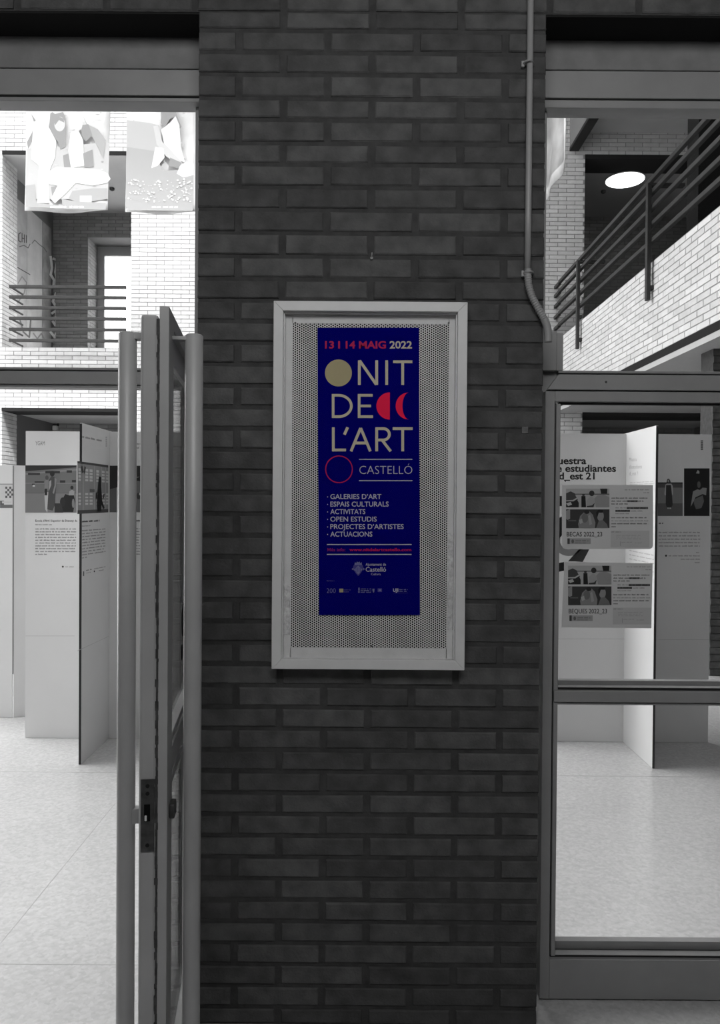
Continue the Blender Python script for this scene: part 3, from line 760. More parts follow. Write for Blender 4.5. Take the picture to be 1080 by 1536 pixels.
# ================================================================ NOTICES ON THE GLASS
def notice(x0, x1, xb0, xb1, y0, y1, title, label, rounded):
    Yn = YG - 0.0012
    f2 = plane_fn(Y=Yn)
    c = P((x0 + x1) / 2, y1, Y=Yn)
    r = empty('notice', c, label, 'notice', 'scholarship notices taped to the glass')
    if rounded:
        q_ = 5
        pts = [(x0, y0), (x1, y0), (xb1, y1 - q_), (xb1 - q_ * .3, y1 - q_ * .3), (xb1 - q_, y1), (xb0 + q_, y1), (xb0 + q_ * .3, y1 - q_ * .3), (xb0, y1 - q_)]
    else: pts = [(x0, y0), (x1, y0 + 2), (xb1, y1 + 1.5), (xb0, y1)]
    A = [f2(*p) for p in pts]; Bk = [v + Vector((0, 0.0008, 0)) for v in A]; k = len(A)
    MB().add(A + Bk, [list(range(k)), list(reversed(range(k, 2 * k)))] + [(i, (i + 1) % k, k + (i + 1) % k, k + i) for i in range(k)]).build('sheet', PAPER, r)
    ax = (xb0 + x0) / 2 + (1 if rounded else 2.5); ay = y0 + 0.5
    def T(x, y): return (ax + x, ay + y)
    p = Print(lambda x, y: f2(*T(x, y)), OFF)
    # upper photo 5..70 x 5..33 : workshop scene
    p.rect(5, 70, 5, 33, gray(0.42)); p.rect(5, 70, 12.5, 14, gray(0.12))
    p.poly([(5, 12), (12, 9), (18, 12), (20, 17), (23, 21), (20, 24), (5, 24)], gray(0.07))
    p.poly([(5, 24), (22, 22), (24, 26), (24, 33), (5, 33)], gray(0.03)); p.poly([(5, 27), (12, 25), (14, 29), (8, 31)], gray(0.5))
    p.poly([(5, 22.5), (15, 22), (22, 18), (23, 19.5), (16, 24), (5, 24)], gray(0.45))
    p.poly([(28, 16), (34, 16), (35, 33), (28, 33)], gray(0.02)); p.disc(31, 14.5, 2.2, 1.4, gray(0.05), 12)
    p.poly([(36, 22), (41, 17), (46, 18), (48, 25), (47, 33), (36, 33)], gray(0.36)); p.disc(43.5, 12, 4, 4.2, gray(0.04), 18)
    p.poly([(47, 20), (52, 15), (62, 14), (70, 18), (70, 33), (50, 33)], gray(0.30)); p.poly([(56, 5), (67, 5), (66.5, 12.5), (57.5, 12.5)], gray(0.025))
    p.poly([(36, 31), (44, 30), (48, 26), (46, 33), (36, 33)], gray(0.05))
    # lower photo 5..70 x 36..64 : faces
    p.rect(5, 70, 36, 64, gray(0.05)); p.poly([(5, 38), (11, 36), (11, 50), (7, 52), (5, 50)], gray(0.3))
    p.poly([(23, 58), (26, 46), (31, 41), (40, 39), (45, 44), (49, 56), (48, 64), (24, 64)], gray(0.24)); p.disc(33, 49, 5, 7, gray(0.16), 18)
    p.disc(36, 40, 4, 3, gray(0.03), 14); p.poly([(24, 52), (29, 50), (30, 56), (26, 58)], gray(0.4)); p.poly([(38, 46), (41, 44), (44, 58), (40, 60)], gray(0.34))
    p.disc(56.5, 46, 5, 8, gray(0.27), 20); p.poly([(50, 40), (54, 36), (60, 37), (60, 41), (54, 41), (51, 50)], gray(0.02))
    p.poly([(54, 53), (60, 52), (66, 58), (68, 64), (50, 64)], gray(0.17)); p.rect(8, 20, 52, 54, gray(0.12))
    p.build('photographs', r)
    p = Print(lambda x, y: f2(*T(x, y)), OFF)
    p.text(title, 6, 6 + len(title) * 4.1, 76.5, 6.6, gray(0.05), weight=0.01)
    p.build('title', r); p = Print(lambda x, y: f2(*T(x, y)), OFF)
    p.rect(7, 42, 79.5, 88, gray(0.34)); p.rect(7, 10.5, 79.5, 88, gray(0.07)); p.disc(15, 84, 2, 3, gray(0.14), 12); p.words(19, 39, 84, 2, gray(0.2), 2); p.words(19, 34, 87, 1.6, gray(0.2), 3)
    p.build('logo_strip', r)['kind'] = 'stuff'; p = Print(lambda x, y: f2(*T(x, y)), OFF)
    k1, k2 = gray(0.20), gray(0.32)
    p.words(93, 130, 7.4, 1.5, k2, 7); p.words(121, 130, 11.6, 1.4, k2, 8)
    p.words(73, 127, 20, 2.0, k1, 9); p.words(73, 123, 24.6, 2.0, k1, 10); p.words(73, 98, 28.8, 2.0, k1, 11)
    p.rect(97, 112, 22.4, 25.0, gray(0.16)); p.words(97, 112, 24.6, 2.0, gray(0.03), 21)
    p.words(79, 96, 34.5, 1.6, k2, 12); p.rect(96, 128, 32.4, 35.6, gray(0.15)); p.words(96, 128, 35, 2.0, gray(0.02), 13)
    p.rect(79, 101, 36.8, 39.8, gray(0.15)); p.words(79, 101, 39.2, 2.0, gray(0.02), 14); p.words(102, 120, 39.2, 1.6, k2, 15); p.words(79, 100, 43.2, 1.6, k2, 16)
    for i, e_ in enumerate((126, 128, 128, 80)): p.words(73, e_, 49.4 + 4.5 * i, 2.0 if i != 1 else 1.5, k1 if i != 1 else k2, 17 + i)
    p.build('lettering', r)['kind'] = 'stuff'; p = Print(lambda x, y: f2(*T(x, y)), OFF)
    p.rect(72, 130, 68, 93, gray(0.50)); p.words(73, 88, 70.6, 1.5, gray(0.25), 25)
    for i in range(3): p.words(80, 118 - 4 * (i % 2), 75.5 + 2.6 * i, 1.1, gray(0.36), 26 + i)
    p.words(88, 104, 86, 1.4, gray(0.36), 30); p.words(108, 120, 87, 1.4, gray(0.36), 31); p.rect(86, 87, 84, 91, gray(0.34))
    p.build('note_box', r)['kind'] = 'stuff'
    return r
notice(843, 979.5, 843, 979.5, 727.5, 823.5, 'BECAS 2022_23', 'paper notice titled BECAS, the upper of two taped to the glass', True)
notice(847, 979, 842, 977, 843, 941, 'BEQUES 2022_23', 'paper notice titled BEQUES, the lower of two taped to the glass', False)

# ================================================================ DISPLAY STANDS
TC = 0.012
def card(r, name, x0, x1, y0, y1, ztop, edge=None):
    o = MB().box(x0, x1, y0, y1, 0.002, ztop).build(name, CARD, r)
    return o
# --- left stand
YS = P(100, 1107.5, Z=0).y
zt1 = P(100, 647, Y=YS).z
xs0, xs1 = P(38, 900, Y=YS).x, P(162.5, 900, Y=YS).x
s1 = empty('display_stand', (xs1, YS, 0), 'white cardboard exhibition stand behind the open door, headed YGAM', 'display stand', 'exhibition stands')
c1 = card(s1, 'panel', xs0, xs1 - 0.0065, YS, YS + TC, zt1)
c1b = card(s1, 'panel', xs1 + 0.0065, xs1 + 0.56, YS, YS + TC, zt1)
yn1 = P(112, 1147, Z=0).y
c1f = card(s1, 'panel', xs1 - 0.006, xs1 + 0.006, yn1, YS + 0.5, zt1 + 0.004)
ed = MB()
n = 300
ed.box(xs1 - 0.0064, xs1 + 0.0064, yn1 - 0.0012, yn1, 0.002, zt1)
for i in range(n):
    z0_ = 0.002 + (zt1 - 0.01) * i / n
    ed.box(xs1 - 0.0066, xs1 + 0.0066, yn1 - 0.002, yn1, z0_, z0_ + zt1 / n * 0.6)
ed.build('corrugated_edge', CARDE, c1f)
f1 = plane_fn(Y=YS)
p = Print(f1, OFF)
p.rect(38, 115, 698, 769, gray(0.15)); p.poly([(38, 698), (115, 698), (115, 701), (38, 707)], gray(0.035))
p.poly([(38, 710), (115, 703), (115, 706), (38, 712)], gray(0.22))
for (x0, x1, y0, y1) in ((42, 60, 709.5, 712.5), (68, 90, 706.5, 710), (100, 108, 705.5, 709), (52, 66, 722, 724), (90, 98, 720.5, 724), (108, 114, 720, 723.5), (48, 52, 725.5, 728)): p.rect(x0, x1, y0, y1, gray(0.04))
p.rect(49, 52.5, 727.5, 730, gray(0.5)); p.rect(38, 115, 724.6, 725.2, gray(0.28)); p.rect(38, 115, 739.5, 740, gray(0.08)); p.rect(38, 115, 740, 769, gray(0.19))
p.disc(70.5, 716.5, 2.6, 3.4, gray(0.08), 14); p.poly([(67.5, 722), (69, 719.5), (73, 720.5), (72.5, 734), (68, 742), (66.5, 734)], gray(0.2)); p.poly([(66.5, 739), (72.5, 738), (72, 760), (71, 769), (68, 764)], gray(0.42)); p.rect(67, 71, 733, 743, gray(0.03))
p.disc(78.5, 710.5, 3.6, 4.2, gray(0.03), 16); p.poly([(73.5, 720), (77, 714.5), (82, 715), (85, 721), (83, 748), (83, 756), (79, 766), (71, 764), (72.5, 740)], gray(0.07)); p.poly([(82, 716), (85, 719), (84, 730), (81, 741), (79, 739), (82, 728)], gray(0.22)); p.poly([(74, 722), (77, 720), (77, 728), (73, 737)], gray(0.3))
p.disc(108, 731.5, 2.4, 3, gray(0.03), 12); p.poly([(104, 737), (108, 734.5), (112, 737), (111, 743), (103, 745)], gray(0.3)); p.poly([(98, 741), (104, 743), (111, 743), (113, 752), (110, 768), (94, 768), (90, 756)], gray(0.025)); p.disc(94, 753, 4, 7, gray(0.03), 16); p.disc(110, 755, 2, 7, gray(0.2), 12); p.poly([(82, 755), (92, 755), (95, 769), (82, 769)], gray(0.04))
p.build('photograph', c1)
p = Print(f1, OFF)
p.text('YGAM', 53.2, 67.2, 667.8, 6.0, gray(0.16), weight=0.0)
p.text("Escola d’Art i Superior de Disseny de", 53, 116, 782.5, 3.0, gray(0.05), weight=0.02, res=1)
p.words(53, 78, 787.8, 1.7, gray(0.3), 3)
for i in range(10): p.words(53, 73 if i == 9 else 114, 794.3 + 4.22 * i, 1.9, gray(0.26), 40 + i)
p.disc(94.3, 850, 1.5, 1.5, gray(0.06), 12); p.words(98, 113, 851, 1.6, gray(0.36), 4)
zj = f1(60, 954).z
p.rect(38.5, 112, 953.6, 954.1, gray(0.42)); p.build('lettering', c1)['kind'] = 'stuff'
# right half of the left stand
p = Print(f1, OFF)
p.rect(163.6, 175, 698.5, 768.5, gray(0.14)); p.poly([(163.6, 698.5), (176, 698.5), (176, 731), (163.6, 734)], gray(0.035)); p.rect(176, 216, 698.5, 768.5, gray(0.16))
p.rect(205.5, 211.5, 699, 715, gray(0.03)); p.poly([(204, 718), (212, 714), (212, 722), (205, 721)], gray(0.02)); p.disc(208, 744, 3, 5, gray(0.05), 12); p.disc(210, 741, 1.5, 2, gray(0.5), 10)
p.words(205, 216, 667, 2.4, gray(0.3), 3); p.words(205, 216, 673, 2.4, gray(0.3), 4)
p.words(204, 216, 782, 2.4, gray(0.05), 5)
for i in range(10): p.words(203.5, 216, 794 + 4.22 * i, 1.9, gray(0.26), 60 + i)
p.build('print', c1b)['kind'] = 'stuff'
# fin of the left stand (visible face looks right)
f3 = plane_fn(X=xs1 + 0.006)
FOFF = (1, 0, 0)
def fy(px, ynear, yfar, xn=115.5, xf=162.8): return ynear + (yfar - ynear) * (px - xn) / (xf - xn)
p = Print(f3, FOFF)
T0, T1, T2 = (lambda x: fy(x, 691.5, 698)), (lambda x: fy(x, 771, 768.5)), None
def fpoly(pts, m):  # pts as (px, t) with t 0 at photo top and 1 at photo bottom
    p.poly([(x, T0(x) + (T1(x) - T0(x)) * t) for x, t in pts], m)
fpoly([(116, 0), (162.3, 0), (162.3, 1), (116, 1)], gray(0.30)); fpoly([(116, 0), (162.3, 0), (162.3, .05), (116, .04)], gray(0.07)); fpoly([(116, .93), (162.3, .93), (162.3, 1), (116, 1)], gray(0.08))
for x in (124.5, 141, 152, 158): fpoly([(x, .05), (x + .8, .05), (x + .8, .93), (x, .93)], gray(0.42))
for (xa, xb) in ((117.5, 121), (127.5, 132), (134, 138.5), (144, 148), (152, 156.5), (158.5, 162)):
    for (ta, tb) in ((.13, .18), (.20, .24), (.26, .31), (.33, .37), (.60, .64), (.67, .70), (.73, .77), (.79, .83)):
        fpoly([(xa, ta), (xb, ta), (xb, tb), (xa, tb)], gray(0.62))
fpoly([(121, .10), (123, .08), (125, .20), (122, .22)], gray(0.06)); fpoly([(126, .08), (128, .10), (126.5, .24), (125, .2)], gray(0.06)); fpoly([(134, .52), (141, .52), (141, .58), (134, .58)], gray(0.12))
fpoly([(147.5, .27), (149, .25), (151, .27), (151.2, .45), (152.5, .75), (156, .90), (154.5, .93), (151.5, .84), (151, .97), (145.5, .97), (144.5, .80), (146, .55)], gray(0.015)); fpoly([(143, .6), (145.5, .56), (145, .7), (142.8, .72)], gray(0.04)); fpoly([(154, .62), (156.5, .60), (155, .7), (153, .72)], gray(0.05))
p.build('photograph', c1f)
p = Print(f3, FOFF)
def fwords(x0, x1, y0n, h, m, seed):
    sl = 0.235 * (1 - (y0n - 637) / 119.0) if y0n < 755 else -(y0n - 755) / 530.0
    p.words(x0, x1, y0n + sl * (x0 - 115), h, m, seed, sl)
fwords(123, 152, 655, 3.0, gray(0.30), 1); 
for k in range(5): p.rect(158.3, 160, 655 + 3.2 * k, 657.4 + 3.2 * k, gray(0.42))
fwords(123, 149, 784, 2.6, gray(0.06), 2); fwords(123, 136, 790.5, 1.7, gray(0.3), 3)
for i in range(10): fwords(123, 158 if i < 9 else 131, 797.5 + 4.6 * i, 1.8, gray(0.26), 70 + i)
fwords(141, 158, 859, 1.6, gray(0.3), 5); fwords(148, 158, 863.5, 1.6, gray(0.3), 6); p.disc(141.3, 857, .9, 1.5, gray(0.04), 10); p.rect(124.3, 126, 857, 864, gray(0.12)); fwords(129, 138, 859, 1.6, gray(0.12), 7); fwords(129, 136, 863, 1.4, gray(0.3), 8)
sl = -(975 - 755) / 530.0; p.poly([(115.6, 976), (162.6, 954.3), (162.6, 954.9), (115.6, 976.7)], gray(0.45))
p.build('lettering', c1f)['kind'] = 'stuff'

# --- far left stand (cut by the frame)
YT = 5.25
zt2 = P(18, 698, Y=YT).z
xf0, xf1 = P(-30, 900, Y=YT).x, P(20, 900, Y=YT).x
s2 = empty('display_stand', (xf1, YT, 0), 'white cardboard exhibition stand at the left edge, lower and behind the YGAM one', 'display stand', 'exhibition stands')
c2 = card(s2, 'panel', xf0, xf1 - 0.007, YT, YT + TC, zt2)
c2f = MB().obox(Vector((xf1, YT + 0.006, 0)), Vector((0.9, 0.43, 0)).normalized(), Vector((-0.43, 0.9, 0)).normalized(), FZ, (0, 0.5), (-0.006, 0.006), (0.002, zt2)).build('panel', CARD, s2)
MB().box(xf1 - 0.0065, xf1 + 0.001, YT - 0.001, YT + TC, 0.3, zt2 - 0.002).build('corrugated_edge', gray(0.25), c2f)
p = Print(plane_fn(Y=YT), OFF)
for (x0, x1, y0, y1, v) in ((0, 19.6, 727, 762, .55), (0, 6, 751, 757, .1), (0, 19.6, 757, 762, .14), (3, 17, 752, 755, .5), (0, 19.6, 725.5, 727, .3)): p.rect(x0, x1, y0, y1, gray(v))
for i in range(4):
    for j in range(5):
        if (i + j) % 2 == 0: p.rect(8 + 3 * i, 11 + 3 * i, 730 + 3.4 * j, 733.4 + 3.4 * j, gray(0.1))
p.build('photograph', c2)
# --- right stand
YR = P(900, 1113, Z=0).y
zt3 = P(900, 650.5, Y=YR).z
xr1 = P(938.5, 900, Y=YR).x; xr2 = P(1064.5, 900, Y=YR).x
s3 = empty('display_stand', (xr1, YR, 0), 'white cardboard exhibition stand behind the notices, headed muestra de estudiantes', 'display stand', 'exhibition stands')
c3 = card(s3, 'panel', xr1 - 0.56, xr1 - 0.0065, YR, YR + TC, zt3)
c3b = card(s3, 'panel', xr1 + 0.0065, xr2, YR, YR + TC, zt3)
ynr = P(985, 1153, Z=0).y
c3f = card(s3, 'panel', xr1 - 0.006, xr1 + 0.006, ynr, YR + 0.5, zt3 + 0.004)
ed = MB()
ed.box(xr1 - 0.0062, xr1 + 0.0064, ynr - 0.0012, ynr, 0.002, zt3)
for i in range(n):
    z0_ = 0.002 + (zt3 - 0.01) * i / n
    ed.box(xr1 - 0.0064, xr1 + 0.0066, ynr - 0.002, ynr, z0_, z0_ + zt3 / n * 0.6)
ed.build('corrugated_edge', CARDE, c3f)
f4 = plane_fn(Y=YR); INK = gray(0.012)
p = Print(f4, OFF)
p.text('Muestra', 824, 879.5, 696, 10, INK, weight=0.027, res=6); p.text('de estudiantes', 826.5, 924, 707.5, 10, INK, weight=0.027, res=6); p.text('d_est 21', 838.5, 892, 719, 10, INK, weight=0.027, res=6)
p.build('heading', c3)
p = Print(f4, OFF)
p.disc(848, 722, .9, .9, INK, 10)
p.build('bullet', c3); p = Print(f4, OFF)
p.ring(853, 811, 13, 23, gray(0.20), 40, 0.2 * math.pi, 1.1 * math.pi); p.build('printed_shape', c3, 'grey arc'); p = Print(f4, OFF)
p.rect(832, 845, 744, 759, INK); p.build('printed_shape', c3); p = Print(f4, OFF); p.poly([(832, 780), (845, 774), (845, 800), (836, 812), (832, 812)], INK); p.build('printed_shape', c3); p = Print(f4, OFF)
p.poly([(868, 824), (884, 824), (874, 843), (862, 842), (852, 842)], gray(0.03)); p.build('printed_shape', c3); p = Print(f4, OFF); p.poly([(828, 846), (846, 843), (846, 856), (828, 860)], INK)
p.build('printed_shape', c3); p = Print(f4, OFF)
p.rect(830, 938, 958, 958.6, gray(0.45)); p.build('seam', c3)
p = Print(f4, OFF)
p.rect(986.5, 1024, 723.5, 774, gray(0.20)); p.rect(986.5, 1024, 723.5, 725.5, gray(0.03)); p.rect(986.5, 1024, 725.5, 731.5, gray(0.08)); p.rect(986.5, 1024, 755, 774, gray(0.11))
p.poly([(1000, 722), (1001, 718.5), (1003, 718), (1005, 720), (1006.5, 725), (999.5, 725)], gray(0.04)); p.disc(1002.6, 721.5, 1.4, 2, gray(0.3), 10)
p.poly([(998, 727), (1000, 725.5), (1007, 725.5), (1009, 729), (1009.5, 741), (1008, 743), (997, 743), (996.5, 740)], gray(0.4)); p.poly([(999, 727.5), (1006.5, 727.5), (1008, 743), (1009, 757), (1007, 761), (1000, 761), (998.5, 756)], gray(0.035)); p.rect(1001, 1003, 761.5, 763.2, gray(0.5)); p.rect(1004, 1006.5, 761.5, 763.2, gray(0.5))
p.build('photograph', c3b)
p = Print(f4, OFF)
p.rect(1026, 1064.2, 702.5, 774, gray(0.015)); p.poly([(1044, 710), (1046.5, 705), (1049, 707), (1049, 710.5)], gray(0.4)); p.disc(1048.3, 727, 2.6, 5, gray(0.12), 14)
p.poly([(1039.5, 737), (1046, 734), (1050, 735), (1054, 731.5), (1060, 732), (1059, 743), (1054, 741), (1043, 746), (1040.5, 752), (1036, 760)], gray(0.27)); p.poly([(1041, 749), (1054, 743), (1056, 752), (1052, 762), (1044, 764), (1041, 756)], gray(0.13))
p.build('photograph', c3b)
p = Print(f4, OFF)
for k in range(6): p.rect(1051, 1054.5, 660.5 + 2.5 * k, 662.4 + 2.5 * k, gray(0.12))
p.words(988, 995, 786, 2.2, gray(0.06), 1)
for i in range(5): p.words(988, 1050, 799.5 + 5.1 * i, 2.0, gray(0.3), 80 + i)
p.words(1044, 1049, 829.5, 1.5, gray(0.35), 3); p.disc(999, 833.5, 1.6, 1.6, gray(0.04), 12); p.words(1003, 1050, 834.5, 1.7, gray(0.3), 4); p.words(1021, 1050, 839.6, 1.7, gray(0.3), 5); p.words(1042, 1050, 844.5, 1.7, gray(0.3), 6)
p.rect(988, 1064, 959, 959.6, gray(0.45)); p.build('lettering', c3b)['kind'] = 'stuff'
f5 = plane_fn(X=xr1 - 0.006)
p = Print(f5, (-1, 0, 0))
for i, (x1, y) in enumerate(((955, 691), (963, 702), (957, 712))): p.text(('Mostra', 'd’estudiants', 'd_est ?')[i], 944, x1, y + 1, 5.5, gray(0.24), slope=-0.03, weight=-0.01, res=2)
for i in range(2): p.words(945, 981, 724.5 - 0 + 3 * i, 1.2, gray(0.42), 7 + i, -0.05)
for i in range(6): p.words(944, 981, 826.5 + 6.2 * i, 1.6, gray(0.4), 90 + i, 0.2)
for i in range(3): p.words(944, 960 - 4 * i, 921 + 6.2 * i + 4, 1.6, gray(0.4), 97 + i, 0.3)
p.build('lettering', c3f)['kind'] = 'stuff'

# ================================================================ ATRIUM SHELL
WT = 0.5
zPT, zPB = P(80, 521, Y=YA).z, P(80, 612, Y=YA).z       # parapet top / bottom of the far gallery
zOT = P(80, 226, Y=YA).z                                # top of the upper opening
oX0, oX1 = P(3, 300, Y=YA).x, P(196.5, 400, Y=YA).x
rX0 = P(877, 300, Y=YA).x
YB = 13.8
wf = struct('wall_far', 'tall brick wall in a sunlit pale tone across the atrium with gallery openings', (0, YA, 0))
XW0, XW1 = -8.5, 7.0
CDP = 0.005
def core(x0, x1, z0, z1): return (x0, x1, z0, z1)
b = MB()
Yc = YA + CDP
b.box(XW0, oX0, Yc, YA + WT, 0, 10)                     # left pier
b.box(oX1, rX0, Yc, YA + WT, 0, 10)                     # middle pier
b.box(oX0, oX1, Yc, YA + WT, zOT, 10); b.box(oX0, oX1, Yc, YA + WT, zPB, zPT)
zOR = P(950, 232, Y=YA).z; zPBR = P(950, 619, Y=YA).z
b.box(rX0, XW1, Yc, YA + WT, zOR, 10); b.box(rX0, XW1, Yc, YA + WT, zPBR, zPT)
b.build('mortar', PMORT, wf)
ops = [(oX0, oX1, zPT, zOT), (oX0, oX1, -1, zPB), (rX0, XW1 + 1, zPT, zOR), (rX0, XW1 + 1, -1, zPBR)]
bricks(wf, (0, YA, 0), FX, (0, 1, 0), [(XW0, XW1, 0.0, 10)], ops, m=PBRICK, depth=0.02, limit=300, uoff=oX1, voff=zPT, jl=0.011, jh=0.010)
# brick reveals of the far openings
wr = struct('wall_far', 'brick reveals at the sides of the far gallery openings', (oX0, YA, 0))
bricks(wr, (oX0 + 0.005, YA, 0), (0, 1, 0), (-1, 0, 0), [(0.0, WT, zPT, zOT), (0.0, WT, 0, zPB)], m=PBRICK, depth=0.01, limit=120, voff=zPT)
# dark lintel strips and soffits
o = MB().box(oX0, oX1, YA - 0.002, YA + WT, zOT - 0.055, zOT).box(rX0, XW1, YA - 0.002, YA + WT, zOR - 0.065, zOR).box(oX0, oX1, YA - 0.002, YA + WT, zPB - 0.05, zPB).box(rX0, XW1, YA - 0.002, YA + WT, zPBR - 0.06, zPBR).build('trim_3', DARKGAP); tag(o, 'dark recessed lintel strips over the far gallery openings', kind='structure')
o = MB().box(XW0, XW1, YA + 0.02, YB + 1.2, zOT - 0.06, zOT + 0.2).build('ceiling', SOFFIT); tag(o, 'grey plaster ceiling of the far upper gallery', kind='structure')
o = MB().box(XW0, XW1, YA + 0.03, YB + 1.2, zPB + 0.005, zPB + 0.22).build('floor', SOFFIT); tag(o, 'slab between the lower and upper far galleries', kind='structure')
# back wall behind the galleries
DB = BRICK2 = mat('brick_shaded', 0.25, 0.85, spec=0.2, var=0.08, scale=12, rnd=0.12)  # same brick darkened: shade deep in the galleries put into the colour
DM = mat('mortar_shaded', 0.16, 0.95, spec=0.1)  # joints darkened for the same gallery shade
UB[id(DB)] = [unit_brick(i, DB, 'brick', (0.01, 0.05)) for i in range(3)]
wb_ = struct('wall_back', 'brick wall toned dark for shade at the back of the far galleries', (0, YB, 0))
nX0 = P(131.5, 400, Y=YB).x; nX1 = nX0 + 1.9
nT = P(160, 356, Y=YB).z; nB = zPB + 0.23
lX0, lX1 = P(22, 680, Y=YB).x, P(60, 680, Y=YB).x; lT, lB = P(30, 663, Y=YB).z, 1.2
b = MB()
b.box(XW0, nX0, YB + .008, YB + 0.5, nB, 8); b.box(nX1, XW1, YB + .008, YB + 0.5, nB, 8); b.box(nX0, nX1, YB + .008, YB + 0.5, nT, 8)
b.box(XW0, lX0, YB + .008, YB + 0.2, 0, nB); b.box(lX1, XW1, YB + .008, YB + 0.2, 0, nB); b.box(lX0, lX1, YB + .008, YB + 0.2, lT, nB); b.box(lX0, lX1, YB + .008, YB + 0.2, 0, lB)
b.build('mortar', DM, wb_)
bricks(wb_, (0, YB, 0), FX, (0, 1, 0), [(XW0, XW1, 0, zOT)], [(nX0, nX1, nB, nT), (lX0, lX1, lB, lT)], m=DB, depth=0.01, limit=200, uoff=nX0, voff=nT)
bricks(wb_, (nX0 + 0.005, YB, 0), (0, 1, 0), (-1, 0, 0), [(0.0, 0.5, nB, nT)], m=DB, depth=0.008, limit=0, voff=nT)
# upper gallery window (bright daylight behind)
w4 = struct('window_4', 'tall bright window at the back of the upper left gallery', (nX0 + 0.5, YB + 0.5, nB))
yw = YB + 0.5
FRM = mat('far_frame_grey', 0.35, 0.6)
MB().box(nX0, nX0 + 0.13, yw, yw + 0.06, nB, nT).build('frame_post', FRM, w4)
MB().box(nX0 + 0.13, nX1, yw, yw + 0.06, nT - 0.17, nT).build('frame_rail', FRM, w4)
MB().box(nX0 + 0.13, nX1, yw + 0.02, yw + 0.03, nB, nT - 0.17).build('pane', GL, w4)
w5 = struct('window_5', 'slatted window at the back of the lower left gallery', (lX0, YB, lB))
for i in range(7):
    z = lT - 0.115 * i - 0.05
    MB().box(lX0, lX1, YB + 0.02, YB + 0.1, z - 0.075, z).build('slat', FRM, w5)
MB().box(lX0, lX0 + 0.03, YB + 0.0, YB + 0.12, lB, lT).build('frame_post', FRM, w5)
# left side wall of far gallery (behind the left pier) with painted panels
o = MB().box(oX0 - 0.3, oX0 - 0.16, YA + WT, YB, 0, zOT).build('wall_gallery_left', DM); tag(o, 'side wall of the far upper gallery behind the painted panels', kind='structure')
gx_ = oX0 - 0.13
GP = [mat('graffiti_board_a', 0.36, 0.7, var=0.15, scale=4), mat('graffiti_board_b', 0.42, 0.7, var=0.1, scale=4), mat('graffiti_board_c', 0.22, 0.7, var=0.3, scale=5)]
ys = [YA + WT + 0.01, YA + WT + 0.62, YA + WT + 1.22, YB - 0.2]
fg = plane_fn(X=gx_ + 0.02)
labs = ['pale painted board with dark scrawled letters, nearest of three in the gallery', 'plain pale board between the two painted boards of the gallery', 'dark board with white swirling paint at the back of the gallery']
gb = []
for i in range(3):
    c = ((gx_), (ys[i] + ys[i + 1]) / 2, zPB + 0.225)
    r = empty('painted_board', c, labs[i], 'painted board', 'painted boards in the upper gallery')
    MB().box(gx_ - 0.02, gx_ + 0.02, ys[i] + 0.004, ys[i + 1] - 0.004, zPB + 0.225, P(60, 345 if i < 2 else 350, X=gx_).z if False else zOT - 0.42).build('board', GP[i], r)
    gb.append(r)
def swirl(r, pts, wpx, v, name='paint_stroke'):
    p = Print(fg, (1, 0, 0)); n = len(pts)
    for k in range(n - 1):
        x0, y0 = pts[k]; x1, y1 = pts[k + 1]; d = Vector((x1 - x0, y1 - y0)); 
        if d.length < .01: continue
        d.normalize(); q_ = Vector((-d.y, d.x)) * wpx / 2; e_ = d * wpx * .3
        p.poly([(x0 + q_.x - e_.x, y0 + q_.y - e_.y), (x1 + q_.x + e_.x, y1 + q_.y + e_.y), (x1 - q_.x + e_.x, y1 - q_.y + e_.y), (x0 - q_.x - e_.x, y0 - q_.y - e_.y)], gray(v))
    p.build(name, r)
swirl(gb[0], [(31, 349), (28, 351), (28, 361), (31, 363)], 1.4, 0.06); swirl(gb[0], [(33, 350), (33, 363), (33, 357), (36.5, 358), (36.5, 352), (36.5, 364)], 1.3, 0.06)
swirl(gb[0], [(39.5, 353), (39.5, 364)], 1.3, 0.06); swirl(gb[0], [(29, 370), (36, 368), (42, 372), (45, 366)], 1.2, 0.1)
swirl(gb[0], [(26, 401), (45, 412)], 1.2, 0.05); swirl(gb[0], [(27, 425), (33, 415), (40, 424), (36, 440), (28, 452)], 1.6, 0.2); swirl(gb[0], [(30, 480), (35, 498), (44, 506), (46, 480)], 2.4, 0.12)
swirl(gb[1], [(48, 365), (52, 360), (58, 366), (66, 372), (70, 378)], 1.2, 0.12); swirl(gb[1], [(50, 500), (56, 508), (62, 500), (68, 512)], 2.0, 0.2)
for pts in ([(76, 385), (78, 402), (76, 412), (81, 420), (80, 430)], [(86, 395), (83, 408), (88, 418), (86, 430)], [(80, 388), (86, 390)], [(78, 470), (84, 466), (87, 476), (83, 488), (79, 482)], [(76, 498), (82, 506), (87, 498)], [(84, 440), (79, 452), (84, 460)]):
    swirl(gb[2], [(min(x_, 85), y_) for x_, y_ in pts], 3.6, 0.85)
# small wall lamp and cable at the back of the lower gallery
c = P(83, 642, Y=YB - 0.05)
lb = empty('wall_light', (c.x, YB, c.z), 'small pale square wall light above the YGAM stand', 'wall light')
k = 3.4 * YB / F
MB().box(c.x - k, c.x + k, YB - 0.09, YB, c.z - k, c.z + k).build('lamp_body', mat('lamp_body_grey', 0.6, 0.5), lb, bevel=0.01)
MB().box(c.x + 0.02, c.x + 0.05, YB - 0.03, YB, c.z + k, zPB).build('cable_conduit', gray(0.04), lb)
cb = [P(x, y, Y=YB - 0.05) for x, y in ((146, 618), (149, 625), (155, 630), (163, 631))]
o = MB().tube(resample(cb, 14), 0.012, 8).build('cable', gray(0.5)); tag(o, 'thin pale cable drooping from the lower gallery ceiling', 'cable')

